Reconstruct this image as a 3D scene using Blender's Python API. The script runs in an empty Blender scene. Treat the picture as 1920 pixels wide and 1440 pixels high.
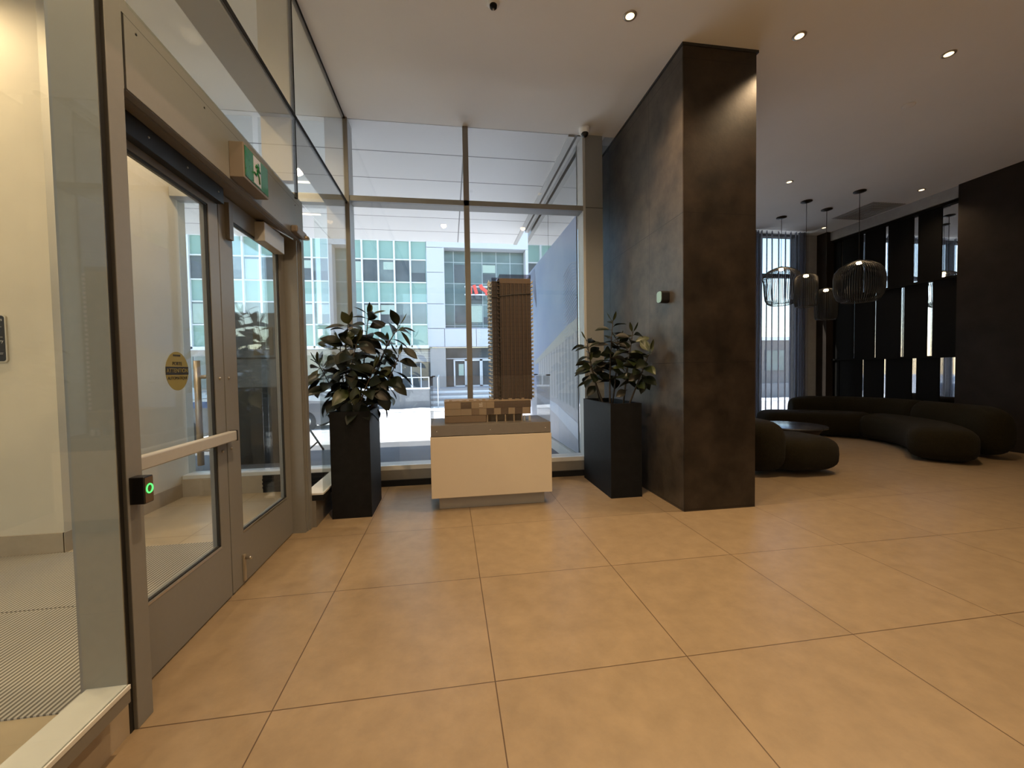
import bpy, bmesh, math, random
from mathutils import Vector, Matrix
random.seed(7)
SC = bpy.context.scene
COL = SC.collection
PI = math.pi

# ------------------------------------------------------------------ materials
def newmat(name):
    m = bpy.data.materials.new(name); m.use_nodes = True
    nt = m.node_tree; nt.nodes.clear()
    out = nt.nodes.new('ShaderNodeOutputMaterial')
    return m, nt, out

def mat(name, col, rough=0.5, metal=0.0, noise=0.0, nscale=8.0, bump=0.0, bscale=60.0, spec=0.5, detail=4.0, col2=None, sheen=0.0, coat=0.0):
    """principled material whose colour wanders by a world-space noise"""
    m, nt, out = newmat(name); N, L = nt.nodes, nt.links
    b = N.new('ShaderNodeBsdfPrincipled'); L.new(b.outputs[0], out.inputs[0])
    b.inputs['Base Color'].default_value = (*col, 1)
    b.inputs['Roughness'].default_value = rough; b.inputs['Metallic'].default_value = metal
    b.inputs['Specular IOR Level'].default_value = spec
    if sheen: b.inputs['Sheen Weight'].default_value = sheen
    if coat: b.inputs['Coat Weight'].default_value = coat
    geo = N.new('ShaderNodeNewGeometry')
    if noise or col2:
        n = N.new('ShaderNodeTexNoise'); n.inputs['Scale'].default_value = nscale; n.inputs['Detail'].default_value = detail
        n.inputs['Roughness'].default_value = 0.6
        L.new(geo.outputs['Position'], n.inputs['Vector'])
        r = N.new('ShaderNodeValToRGB'); L.new(n.outputs[0], r.inputs[0])
        c2 = col2 if col2 else tuple(c * (1 + noise) for c in col)
        c1 = col if col2 else tuple(c * (1 - noise) for c in col)
        r.color_ramp.elements[0].position = 0.32; r.color_ramp.elements[0].color = (*c1, 1)
        r.color_ramp.elements[1].position = 0.68; r.color_ramp.elements[1].color = (*c2, 1)
        L.new(r.outputs[0], b.inputs['Base Color'])
    if bump:
        n2 = N.new('ShaderNodeTexNoise'); n2.inputs['Scale'].default_value = bscale; n2.inputs['Detail'].default_value = 3
        L.new(geo.outputs['Position'], n2.inputs['Vector'])
        bp = N.new('ShaderNodeBump'); bp.inputs['Strength'].default_value = bump; bp.inputs['Distance'].default_value = 0.01
        L.new(n2.outputs[0], bp.inputs['Height']); L.new(bp.outputs[0], b.inputs['Normal'])
    return m

def emis(name, col, s):
    m, nt, out = newmat(name)
    e = nt.nodes.new('ShaderNodeEmission'); e.inputs[0].default_value = (*col, 1); e.inputs[1].default_value = s
    nt.links.new(e.outputs[0], out.inputs[0]); return m

def glass(name, tint=(0.93, 0.97, 0.95), refl=1.0, ior=1.5):
    """thin architectural pane: fresnel reflection over tinted see-through"""
    m, nt, out = newmat(name); N, L = nt.nodes, nt.links
    t = N.new('ShaderNodeBsdfTransparent'); t.inputs[0].default_value = (*tint, 1)
    g = N.new('ShaderNodeBsdfGlossy'); g.inputs['Roughness'].default_value = 0.0
    g.inputs[0].default_value = (refl, refl, refl, 1)
    geo = N.new('ShaderNodeNewGeometry'); dt = N.new('ShaderNodeVectorMath'); dt.operation = 'DOT_PRODUCT'
    L.new(geo.outputs['Normal'], dt.inputs[0]); L.new(geo.outputs['Incoming'], dt.inputs[1])
    def mth(op, a, b=None):
        n = N.new('ShaderNodeMath'); n.operation = op
        for i, v in enumerate((a, b)):
            if v is None: continue
            if isinstance(v, (int, float)): n.inputs[i].default_value = v
            else: L.new(v, n.inputs[i])
        return n.outputs[0]
    f0 = ((ior - 1) / (ior + 1)) ** 2          # Schlick, the same from both sides of the pane
    fr = mth('ADD', mth('MULTIPLY', mth('POWER', mth('SUBTRACT', 1.0, mth('ABSOLUTE', dt.outputs['Value'])), 5.0), 1 - f0), f0)
    mx = N.new('ShaderNodeMixShader'); L.new(fr, mx.inputs[0]); L.new(t.outputs[0], mx.inputs[1]); L.new(g.outputs[0], mx.inputs[2])
    L.new(mx.outputs[0], out.inputs[0]); return m

def grid_mat(name, base, line, px, py, axes=(0, 1), off=(0, 0), w=0.004, rough=0.4, noise=0.10, nscale=3.0, spec=0.5, col2=None, tilevar=0.05, bump=0.0):
    """tiles: joint lines every px / py metres along two world axes, mottled colour inside"""
    m, nt, out = newmat(name); N, L = nt.nodes, nt.links
    b = N.new('ShaderNodeBsdfPrincipled'); L.new(b.outputs[0], out.inputs[0])
    b.inputs['Roughness'].default_value = rough; b.inputs['Specular IOR Level'].default_value = spec
    geo = N.new('ShaderNodeNewGeometry'); sep = N.new('ShaderNodeSeparateXYZ'); L.new(geo.outputs['Position'], sep.inputs[0])
    def M(op, a, bb=None):
        n = N.new('ShaderNodeMath'); n.operation = op
        for i, v in enumerate((a, bb)):
            if v is None: continue
            if isinstance(v, (int, float)): n.inputs[i].default_value = v
            else: L.new(v, n.inputs[i])
        return n.outputs[0]
    ds = []; cells = []
    for ax, p, o in zip(axes, (px, py), off):
        u = M('DIVIDE', M('SUBTRACT', sep.outputs[ax], o), p)
        fr = M('FRACT', M('ADD', u, 0.5)); d = M('MULTIPLY', M('ABSOLUTE', M('SUBTRACT', fr, 0.5)), p)
        ds.append(d); cells.append(M('FLOOR', u))
    d = M('MINIMUM', ds[0], ds[1])
    fac = M('LESS_THAN', d, w / 2)
    n = N.new('ShaderNodeTexNoise'); n.inputs['Scale'].default_value = nscale; n.inputs['Detail'].default_value = 7; n.inputs['Roughness'].default_value = 0.65
    L.new(geo.outputs['Position'], n.inputs['Vector'])
    r = N.new('ShaderNodeValToRGB'); L.new(n.outputs[0], r.inputs[0])
    c1 = tuple(c * (1 - noise) for c in base); c2 = col2 or tuple(c * (1 + noise) for c in base)
    r.color_ramp.elements[0].position = 0.33; r.color_ramp.elements[0].color = (*c1, 1)
    r.color_ramp.elements[1].position = 0.67; r.color_ramp.elements[1].color = (*c2, 1)
    cx = N.new('ShaderNodeCombineXYZ'); L.new(cells[0], cx.inputs[0]); L.new(cells[1], cx.inputs[1])
    wn = N.new('ShaderNodeTexWhiteNoise'); wn.noise_dimensions = '3D'; L.new(cx.outputs[0], wn.inputs[0])
    hsv = N.new('ShaderNodeHueSaturation'); L.new(r.outputs[0], hsv.inputs['Color'])
    L.new(M('ADD', M('MULTIPLY', wn.outputs[0], 2 * tilevar), 1 - tilevar), hsv.inputs['Value'])
    mx = N.new('ShaderNodeMix'); mx.data_type = 'RGBA'; L.new(fac, mx.inputs['Factor']); L.new(hsv.outputs[0], mx.inputs['A'])
    mx.inputs['B'].default_value = (*line, 1); L.new(mx.outputs['Result'], b.inputs['Base Color'])
    if bump:
        n2 = N.new('ShaderNodeTexNoise'); n2.inputs['Scale'].default_value = 45; n2.inputs['Detail'].default_value = 5; L.new(geo.outputs['Position'], n2.inputs['Vector'])
        bp = N.new('ShaderNodeBump'); bp.inputs['Strength'].default_value = bump; bp.inputs['Distance'].default_value = 0.005
        L.new(n2.outputs[0], bp.inputs['Height']); L.new(bp.outputs[0], b.inputs['Normal'])
    return m

def stripe_mat(name, c1, c2, axis, period, duty=0.5, rough=0.6, metal=0.0, bump=0.3):
    m, nt, out = newmat(name); N, L = nt.nodes, nt.links
    b = N.new('ShaderNodeBsdfPrincipled'); L.new(b.outputs[0], out.inputs[0]); b.inputs['Roughness'].default_value = rough; b.inputs['Metallic'].default_value = metal
    geo = N.new('ShaderNodeNewGeometry'); sep = N.new('ShaderNodeSeparateXYZ'); L.new(geo.outputs['Position'], sep.inputs[0])
    d = N.new('ShaderNodeMath'); d.operation = 'DIVIDE'; L.new(sep.outputs[axis], d.inputs[0]); d.inputs[1].default_value = period
    fr = N.new('ShaderNodeMath'); fr.operation = 'FRACT'; L.new(d.outputs[0], fr.inputs[0])
    lt = N.new('ShaderNodeMath'); lt.operation = 'LESS_THAN'; L.new(fr.outputs[0], lt.inputs[0]); lt.inputs[1].default_value = duty
    mx = N.new('ShaderNodeMix'); mx.data_type = 'RGBA'; L.new(lt.outputs[0], mx.inputs['Factor'])
    mx.inputs['A'].default_value = (*c1, 1); mx.inputs['B'].default_value = (*c2, 1); L.new(mx.outputs['Result'], b.inputs['Base Color'])
    return m

M = {}
M['floor'] = grid_mat('beige_floor_tile', (0.28, 0.205, 0.125), (0.09, 0.055, 0.03), 0.9, 0.9, w=0.005, rough=0.33, noise=0.11, nscale=8.0, tilevar=0.025, spec=0.5, bump=0.05)
M['vest_floor'] = grid_mat('vestibule_floor_tile', (0.46, 0.37, 0.25), (0.2, 0.15, 0.09), 0.9, 0.9, off=(0.35, 0.25), w=0.005, rough=0.3, noise=0.06, nscale=2.6, tilevar=0.03)
M['mat'] = stripe_mat('ribbed_mat', (0.46, 0.44, 0.40), (0.10, 0.095, 0.085), 0, 0.022, 0.5)
M['ceiling'] = mat('ceiling_paint', (0.82, 0.815, 0.79), 0.9, noise=0.015, nscale=1.5, spec=0.2)
M['white_paint'] = mat('white_paint', (0.78, 0.78, 0.77), 0.7, noise=0.01)
M['cream_wall'] = mat('cream_wall', (0.66, 0.60, 0.49), 0.85, noise=0.03, nscale=3, spec=0.3)
M['stone_base'] = mat('stone_base', (0.40, 0.33, 0.245), 0.6, noise=0.06, nscale=10)
M['alu'] = mat('bronze_anodised_aluminium', (0.225, 0.225, 0.22), 0.45, 0.15, noise=0.02, nscale=30)
M['alu_dark'] = mat('dark_bronze_aluminium', (0.20, 0.185, 0.165), 0.45, 0.15, noise=0.02, nscale=30)
M['alu_light'] = mat('light_aluminium', (0.46, 0.46, 0.45), 0.45, 0.15, noise=0.02, nscale=30)
M['mullion'] = mat('mullion_aluminium', (0.36, 0.35, 0.33), 0.5, 0.1, noise=0.02, nscale=30)
M['mullion_deep'] = mat('deep_mullion', (0.25, 0.235, 0.20), 0.55, 0.1, noise=0.03, nscale=30)
M['sill_white'] = mat('pale_sill', (0.62, 0.62, 0.60), 0.5, noise=0.02, nscale=20)
M['black'] = mat('black_rubber', (0.012, 0.012, 0.013), 0.5, noise=0.1)
M['black_gloss'] = mat('black_plastic', (0.006, 0.006, 0.007), 0.4, noise=0.1)
M['charcoal'] = mat('charcoal_kick', (0.008, 0.008, 0.009), 0.7, noise=0.1, spec=0.2)
M['steel'] = mat('satin_steel', (0.55, 0.52, 0.47), 0.3, 0.9, noise=0.03, nscale=40)
M['brass'] = mat('champagne_steel', (0.40, 0.35, 0.28), 0.35, 0.5, noise=0.03, nscale=40)
M['glass'] = glass('window_glass', (0.88, 0.89, 0.885))
M['glass_green'] = glass('partition_glass', (0.93, 0.955, 0.94))
M['glass_door'] = glass('door_glass', (0.92, 0.935, 0.92))
M['glass_tinted'] = glass('tinted_rear_glass', (0.45, 0.45, 0.44), 0.3)
M['acrylic'] = glass('clear_acrylic', (0.98, 0.98, 0.98), 0.5, 1.45)
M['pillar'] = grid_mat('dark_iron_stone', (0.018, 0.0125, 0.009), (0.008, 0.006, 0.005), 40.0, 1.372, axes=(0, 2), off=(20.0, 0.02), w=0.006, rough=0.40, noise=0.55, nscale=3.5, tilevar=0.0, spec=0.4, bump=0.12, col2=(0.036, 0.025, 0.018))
M['pillar_side_lit'] = grid_mat('dark_iron_stone_side_lit', (0.050, 0.040, 0.032), (0.008, 0.006, 0.005), 1.37, 1.372, axes=(1, 2), off=(2.405, 0.02), w=0.006, rough=0.46, noise=0.55, nscale=3.5, tilevar=0.0, spec=0.55, bump=0.12, col2=(0.085, 0.068, 0.054))  # same stone as the front, the lighter tone holds the daylight sheen
M['dark_wall'] = mat('dark_brown_wall', (0.018, 0.013, 0.010), 0.7, spec=0.2, col2=(0.028, 0.021, 0.017), nscale=3, bump=0.1)
M['dark_panel'] = mat('black_slat_panel', (0.006, 0.0055, 0.005), 0.7, noise=0.15, nscale=25, spec=0.1)
M['grey_wall'] = mat('grey_lounge_wall', (0.33, 0.325, 0.32), 0.7, noise=0.08)
M['mirror'] = mat('mirror', (0.75, 0.76, 0.77), 0.02, 1.0, noise=0.01)
M['planter'] = mat('charcoal_planter', (0.006, 0.006, 0.0065), 0.62, noise=0.3, nscale=14, bump=0.1, bscale=90, spec=0.18)
M['soil'] = mat('dark_soil', (0.02, 0.014, 0.009), 0.95, noise=0.5, nscale=60, bump=0.6)
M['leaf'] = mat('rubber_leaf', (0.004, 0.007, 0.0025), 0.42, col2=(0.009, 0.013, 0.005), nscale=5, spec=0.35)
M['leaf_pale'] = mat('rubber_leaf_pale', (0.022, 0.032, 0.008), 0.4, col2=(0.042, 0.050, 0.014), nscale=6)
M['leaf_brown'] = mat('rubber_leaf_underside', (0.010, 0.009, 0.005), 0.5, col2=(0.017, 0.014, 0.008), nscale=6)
M['stem'] = mat('woody_stem', (0.045, 0.032, 0.02), 0.8, noise=0.3, nscale=30)
M['case_white'] = mat('pedestal_lacquer', (0.58, 0.49, 0.37), 0.55, noise=0.01)
M['case_lid'] = mat('taupe_display_base', (0.16, 0.14, 0.12), 0.45, noise=0.04, nscale=12)
M['case_plinth'] = mat('taupe_plinth', (0.36, 0.32, 0.26), 0.5, noise=0.03)
M['wood_light'] = stripe_mat('model_wood_light', (0.29, 0.215, 0.14), (0.25, 0.185, 0.12), 0, 0.008, 0.3)
M['wood_mid'] = stripe_mat('model_wood_mid', (0.20, 0.135, 0.085), (0.145, 0.095, 0.058), 0, 0.007, 0.4)
M['wood_dark'] = stripe_mat('model_wood_dark', (0.12, 0.08, 0.052), (0.055, 0.035, 0.023), 0, 0.009, 0.45)
M['tower_wood'] = grid_mat('model_tower_wood', (0.040, 0.024, 0.016), (0.02, 0.012, 0.008), 0.0315, 0.041, axes=(0, 2), off=(1.26, 1.06), w=0.007, rough=0.6, noise=0.12, nscale=9, tilevar=0.08)
M['tower_side'] = grid_mat('model_tower_side', (0.040, 0.024, 0.016), (0.02, 0.012, 0.008), 0.03, 0.041, axes=(1, 2), off=(2.4, 1.06), w=0.007, rough=0.6, noise=0.12, nscale=9, tilevar=0.08)
M['tower_glass'] = grid_mat('model_tower_window', (0.055, 0.040, 0.036), (0.014, 0.009, 0.007), 0.026, 0.041, axes=(0, 2), off=(1.17, 1.06), w=0.009, rough=0.35, noise=0.1, nscale=12, tilevar=0.15)
M['balcony'] = mat('model_balcony', (0.85, 0.84, 0.82), 0.4, noise=0.05)
def translucent(name, col):
    m, nt, out = newmat(name); N, L = nt.nodes, nt.links
    t = N.new('ShaderNodeBsdfTranslucent'); t.inputs[0].default_value = (*col, 1); d = N.new('ShaderNodeBsdfDiffuse'); d.inputs[0].default_value = (*col, 1)
    mx = N.new('ShaderNodeMixShader'); mx.inputs[0].default_value = 0.35; L.new(t.outputs[0], mx.inputs[1]); L.new(d.outputs[0], mx.inputs[2]); L.new(mx.outputs[0], out.inputs[0]); return m
M['balcony'] = translucent('frosted_balcony', (0.9, 0.9, 0.88))
M['parapet'] = glass('model_parapet', (0.55, 0.52, 0.55), 1.0)
M['balcony_wood'] = mat('model_balcony_wood', (0.065, 0.04, 0.023), 0.5, noise=0.05)
M['lettering'] = mat('white_lettering', (0.75, 0.72, 0.68), 0.5, noise=0.02)
M['olive'] = mat('olive_boucle', (0.010, 0.0075, 0.003), 0.95, col2=(0.018, 0.014, 0.006), nscale=70, bump=0.8, bscale=160, spec=0.1, sheen=0.03)
M['table'] = mat('dark_table', (0.03, 0.03, 0.033), 0.22, noise=0.1)
M['wire'] = mat('black_wire', (0.02, 0.017, 0.013), 0.4, 0.4, noise=0.1)
M['bulb'] = emis('warm_bulb', (1.0, 0.72, 0.40), 16.0)
M['lens'] = emis('downlight_lens', (1.0, 0.74, 0.38), 2.6)
M['lens_far'] = emis('downlight_lens_dim', (1.0, 0.78, 0.46), 2.6)
M['strip_light'] = emis('linear_light', (1.0, 0.86, 0.68), 3.0)
M['ring_green'] = emis('green_led_ring', (0.10, 1.0, 0.16), 1.6)
M['indicator'] = emis('amber_indicator', (1.0, 0.35, 0.05), 1.2)
M['vent'] = stripe_mat('ceiling_vent', (0.42, 0.40, 0.37), (0.26, 0.245, 0.22), 0, 0.05, 0.5)
M['exit_green'] = mat('exit_green', (0.008, 0.13, 0.04), 0.22, noise=0.08, nscale=14)
M['exit_white'] = mat('exit_white', (0.50, 0.51, 0.60), 0.3, noise=0.02)
M['exit_case'] = mat('exit_case', (0.22, 0.185, 0.15), 0.5, 0.2, noise=0.02)
M['sticker'] = mat('yellow_sticker', (0.23, 0.20, 0.055), 0.5, noise=0.04)
M['sticker_text'] = mat('sticker_black', (0.02, 0.02, 0.022), 0.5, noise=0.02)
M['reader_face'] = mat('reader_face', (0.10, 0.065, 0.04), 0.3, noise=0.1)
M['plaque'] = mat('navy_plaque', (0.022, 0.028, 0.040), 0.5, noise=0.05)
M['plaque_rim'] = mat('plaque_rim', (0.62, 0.57, 0.48), 0.4, noise=0.02)
M['mint'] = mat('mint_speckle_plastic', (0.22, 0.42, 0.41), 0.4, col2=(0.42, 0.62, 0.62), nscale=150)
# outside
M['soffit'] = grid_mat('white_soffit_panel', (0.84, 0.84, 0.84), (0.14, 0.14, 0.14), 3.34, 0.772, off=(0.98, 3.96), w=0.02, rough=0.5, noise=0.015, nscale=0.8, tilevar=0.02)
M['concrete'] = mat('grey_concrete', (0.15, 0.15, 0.153), 0.85, noise=0.12, nscale=1.5, bump=0.1)
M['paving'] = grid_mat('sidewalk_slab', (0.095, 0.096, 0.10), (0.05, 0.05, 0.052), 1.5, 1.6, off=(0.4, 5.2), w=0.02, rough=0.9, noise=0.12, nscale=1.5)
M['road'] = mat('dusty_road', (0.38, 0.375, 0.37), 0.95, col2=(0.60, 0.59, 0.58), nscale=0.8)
M['snow'] = mat('snow', (0.86, 0.86, 0.84), 0.9, noise=0.05, nscale=1.2, bump=0.5, bscale=6)
M['green_glass'] = mat('green_spandrel_glass', (0.25, 0.39, 0.335), 0.25, noise=0.05, nscale=0.6)
M['pale_window'] = mat('facade_window', (0.16, 0.195, 0.19), 0.12, noise=0.18, nscale=0.9)
M['dark_window'] = mat('facade_window_dark', (0.08, 0.09, 0.095), 0.12, noise=0.25, nscale=0.9)
M['blind'] = mat('pale_blind', (0.40, 0.50, 0.43), 0.6, noise=0.03)
M['facade_white'] = mat('white_facade_panel', (0.56, 0.575, 0.61), 0.5, noise=0.01)
M['facade_joint'] = mat('facade_joint', (0.30, 0.32, 0.36), 0.7, noise=0.02)
M['mull_white'] = mat('white_mullion', (0.72, 0.73, 0.74), 0.5, noise=0.01)
M['pier'] = mat('pale_stone_pier', (0.40, 0.385, 0.37), 0.8, noise=0.05, nscale=2)
M['louver'] = stripe_mat('louver', (0.50, 0.50, 0.51), (0.20, 0.20, 0.21), 2, 0.13, 0.4)
M['red'] = mat('red_lettering', (0.80, 0.10, 0.07), 0.4, noise=0.03)
M['facade_back'] = grid_mat('recess_glass', (0.13, 0.18, 0.175), (0.40, 0.45, 0.45), 1.12, 1.65, axes=(0, 2), off=(1.22, 8.23), w=0.05, rough=0.12, noise=0.2, nscale=0.7, tilevar=0.15)
M['mural'] = mat('printed_sky', (0.17, 0.25, 0.46), 0.35, col2=(0.27, 0.34, 0.52), nscale=0.9, detail=3)
M['mural_build'] = stripe_mat('printed_building', (0.27, 0.29, 0.35), (0.37, 0.40, 0.46), 1, 0.17, 0.4)
M['mural_roof'] = mat('printed_roof', (0.34, 0.36, 0.38), 0.4, noise=0.05)
M['mural_line'] = mat('printed_line', (0.38, 0.44, 0.58), 0.4, noise=0.02)
M['mural_ground'] = mat('printed_ground', (0.27, 0.29, 0.36), 0.4, noise=0.06)
M['refl_glass'] = mat('tinted_reflective_glass', (0.42, 0.43, 0.43), 0.03, 0.9, noise=0.01)
M['car_blue'] = mat('blue_car_paint', (0.03, 0.10, 0.30), 0.25, noise=0.03, coat=0.6)
M['car_white'] = mat('white_car_paint', (0.75, 0.76, 0.78), 0.3, noise=0.02, coat=0.5)
M['car_grey'] = mat('grey_car_paint', (0.16, 0.165, 0.175), 0.35, noise=0.03, coat=0.5)
M['car_glass'] = mat('car_glass', (0.35, 0.40, 0.43), 0.08, noise=0.05)
M['tyre'] = mat('tyre', (0.03, 0.03, 0.03), 0.85, noise=0.1)
M['shape_grey'] = mat('dark_shape_grey', (0.14, 0.155, 0.18), 0.2, noise=0.15, nscale=3)
M['shape_brown'] = mat('dark_shape_brown', (0.115, 0.085, 0.05), 0.5, noise=0.12, nscale=6)
M['bark'] = mat('bark', (0.10, 0.085, 0.07), 0.9, noise=0.2)
M['twigs'] = mat('twigs', (0.14, 0.12, 0.10), 0.9, noise=0.2)
M['brick'] = mat('distant_brick', (0.20, 0.17, 0.15), 0.9, noise=0.15, nscale=0.4)

def sheer():
    m, nt, out = newmat('sheer_curtain'); N, L = nt.nodes, nt.links
    t = N.new('ShaderNodeBsdfTransparent'); t.inputs[0].default_value = (0.86, 0.87, 0.90, 1)
    d = N.new('ShaderNodeBsdfDiffuse'); d.inputs[0].default_value = (0.10, 0.10, 0.11, 1)
    tr = N.new('ShaderNodeBsdfTranslucent'); tr.inputs[0].default_value = (0.16, 0.16, 0.18, 1)
    a = N.new('ShaderNodeAddShader'); L.new(d.outputs[0], a.inputs[0]); L.new(tr.outputs[0], a.inputs[1])
    lw = N.new('ShaderNodeLayerWeight'); lw.inputs[0].default_value = 0.5
    mr = N.new('ShaderNodeMapRange'); L.new(lw.outputs['Facing'], mr.inputs[0])
    mr.inputs['From Min'].default_value = 0.05; mr.inputs['From Max'].default_value = 0.75; mr.inputs['To Min'].default_value = 0.2; mr.inputs['To Max'].default_value = 0.95
    n = N.new('ShaderNodeTexNoise'); n.inputs['Scale'].default_value = 400
    mx = N.new('ShaderNodeMixShader'); L.new(mr.outputs[0], mx.inputs[0]); L.new(t.outputs[0], mx.inputs[1]); L.new(a.outputs[0], mx.inputs[2])
    L.new(mx.outputs[0], out.inputs[0]); return m
M['sheer'] = sheer()

# ------------------------------------------------------------------ geometry helpers
class G:
    """collects shapes in world coordinates; build() links them as ONE mesh object"""
    def __init__(s): s.v = []; s.f = []; s.mi = []; s.sm = []
    def add(s, verts, faces, mi=0, smooth=False):
        o = len(s.v); s.v += [tuple(p) for p in verts]
        for f in faces: s.f.append([i + o for i in f]); s.mi.append(mi); s.sm.append(smooth)
        return s
    def box(s, x0, x1, y0, y1, z0, z1, mi=0, bev=0.0):
        x0, x1 = sorted((x0, x1)); y0, y1 = sorted((y0, y1)); z0, z1 = sorted((z0, z1))
        if bev > 0:
            bm = bmesh.new(); bmesh.ops.create_cube(bm, size=1)
            for v in bm.verts: v.co = Vector(((x0 + x1) / 2 + v.co.x * (x1 - x0), (y0 + y1) / 2 + v.co.y * (y1 - y0), (z0 + z1) / 2 + v.co.z * (z1 - z0)))
            bmesh.ops.bevel(bm, geom=bm.edges[:], offset=bev, segments=3 if bev > 0.01 else 2, affect='EDGES', profile=0.5)
            bm.verts.index_update()
            s.add([v.co for v in bm.verts], [[v.index for v in f.verts] for f in bm.faces], mi); bm.free(); return s
        V = [(x, y, z) for z in (z0, z1) for y in (y0, y1) for x in (x0, x1)]
        return s.add(V, [(0, 2, 3, 1), (4, 5, 7, 6), (0, 1, 5, 4), (2, 6, 7, 3), (0, 4, 6, 2), (1, 3, 7, 5)], mi)
    def prism(s, pts, a, b, axis, mi=0):
        """polygon pts in the plane across axis, extruded from a to b along it"""
        n = len(pts)
        def P(p, t): return {0: (t, p[0], p[1]), 1: (p[0], t, p[1]), 2: (p[0], p[1], t)}[axis]
        V = [P(p, a) for p in pts] + [P(p, b) for p in pts]
        F = [list(range(n))[::-1], [n + i for i in range(n)]] + [[i, (i + 1) % n, n + (i + 1) % n, n + i] for i in range(n)]
        return s.add(V, F, mi)
    def tube(s, pts, r, seg=8, mi=0, caps=True):
        pts = [Vector(p) for p in pts]; n = len(pts); rs = r if isinstance(r, (list, tuple)) else [r] * n
        V = []; up = None
        for i, p in enumerate(pts):
            t = (pts[min(i + 1, n - 1)] - pts[max(i - 1, 0)])
            if t.length < 1e-9: t = Vector((0, 0, 1))
            t.normalize()
            if up is None: up = t.orthogonal().normalized()
            else:
                up = up - t * up.dot(t)
                up = up.normalized() if up.length > 1e-6 else t.orthogonal().normalized()
            w = t.cross(up)
            for k in range(seg):
                a = 2 * PI * k / seg; V.append(p + rs[i] * (math.cos(a) * up + math.sin(a) * w))
        F = [[i * seg + k, i * seg + (k + 1) % seg, (i + 1) * seg + (k + 1) % seg, (i + 1) * seg + k] for i in range(n - 1) for k in range(seg)]
        if caps: F += [list(range(seg))[::-1], [(n - 1) * seg + k for k in range(seg)]]
        return s.add(V, F, mi, True)
    def lathe(s, c, prof, seg=24, mi=0, axis=2, smooth=True):
        """prof: list of (radius, height) about axis through c"""
        V = []
        for r, h in prof:
            for k in range(seg):
                a = 2 * PI * k / seg; u, w = r * math.cos(a), r * math.sin(a)
                V.append({2: (c[0] + u, c[1] + w, c[2] + h), 1: (c[0] + u, c[1] + h, c[2] + w), 0: (c[0] + h, c[1] + u, c[2] + w)}[axis])
        n = len(prof)
        F = [[i * seg + k, i * seg + (k + 1) % seg, (i + 1) * seg + (k + 1) % seg, (i + 1) * seg + k] for i in range(n - 1) for k in range(seg)]
        F += [list(range(seg))[::-1], [(n - 1) * seg + k for k in range(seg)]]
        return s.add(V, F, mi, smooth)
    def build(s, name, mats, parent=None, recalc=True):
        if not isinstance(mats, (list, tuple)): mats = [mats]
        me = bpy.data.meshes.new(name)
        off = Vector((0, 0, 0)); p = parent
        while p is not None: off += p.location; p = p.parent
        me.from_pydata([Vector(v) - off for v in s.v], [], s.f)
        for m in mats: me.materials.append(m)
        me.polygons.foreach_set('material_index', s.mi); me.polygons.foreach_set('use_smooth', s.sm)
        if recalc:
            bm = bmesh.new(); bm.from_mesh(me); bmesh.ops.recalc_face_normals(bm, faces=bm.faces[:]); bm.to_mesh(me); bm.free()
        me.update()
        o = bpy.data.objects.new(name, me); COL.objects.link(o)
        if parent is not None: o.parent = parent
        return o

def thing(name, label, cat, loc=(0, 0, 0), group=None):
    o = bpy.data.objects.new(name, None); o.empty_display_size = 0.1; COL.objects.link(o); o.location = loc
    o['label'] = label; o['category'] = cat
    if group: o['group'] = group
    return o
def tag(o, label, cat, group=None):
    o['label'] = label; o['category'] = cat
    if group: o['group'] = group
    return o
def struct(name, label, cat, loc=None):
    """part of the setting: an Empty when loc is given"""
    o = bpy.data.objects.new(name, None); o.empty_display_size = 0.1; COL.objects.link(o); o.location = loc or (0, 0, 0)
    o['kind'] = 'structure'; o['label'] = label; o['category'] = cat; return o
def ks(o, label, cat):
    o['kind'] = 'structure'; o['label'] = label; o['category'] = cat; return o
def dup(root, loc, label=None, group=None):
    r = root.copy(); COL.objects.link(r); r.location = loc
    if label: r['label'] = label
    if group: r['group'] = group
    for ch in list(root.children):
        c = ch.copy(); COL.objects.link(c); c.parent = r
        for g in ch.children:
            d = g.copy(); COL.objects.link(d); d.parent = c
    return r
def text_mesh(name, body, size, matw, material, parent=None, ext=0.0008, align='CENTER'):
    cu = bpy.data.curves.new(name, 'FONT'); cu.body = body; cu.size = size; cu.extrude = ext; cu.align_x = align; cu.align_y = 'CENTER'
    t = bpy.data.objects.new(name, cu); COL.objects.link(t)
    dg = bpy.context.evaluated_depsgraph_get(); me = bpy.data.meshes.new_from_object(t.evaluated_get(dg))
    bpy.data.objects.remove(t); me.transform(matw)
    off = Vector((0, 0, 0)); p = parent
    while p is not None: off += p.location; p = p.parent
    me.transform(Matrix.Translation(-off))
    me.materials.clear(); me.materials.append(material)
    o = bpy.data.objects.new(name, me); COL.objects.link(o)
    if parent: o.parent = parent
    return o
def sub(o, n=2):
    md = o.modifiers.new('sub', 'SUBSURF'); md.levels = n; md.render_levels = n; return o

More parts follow.
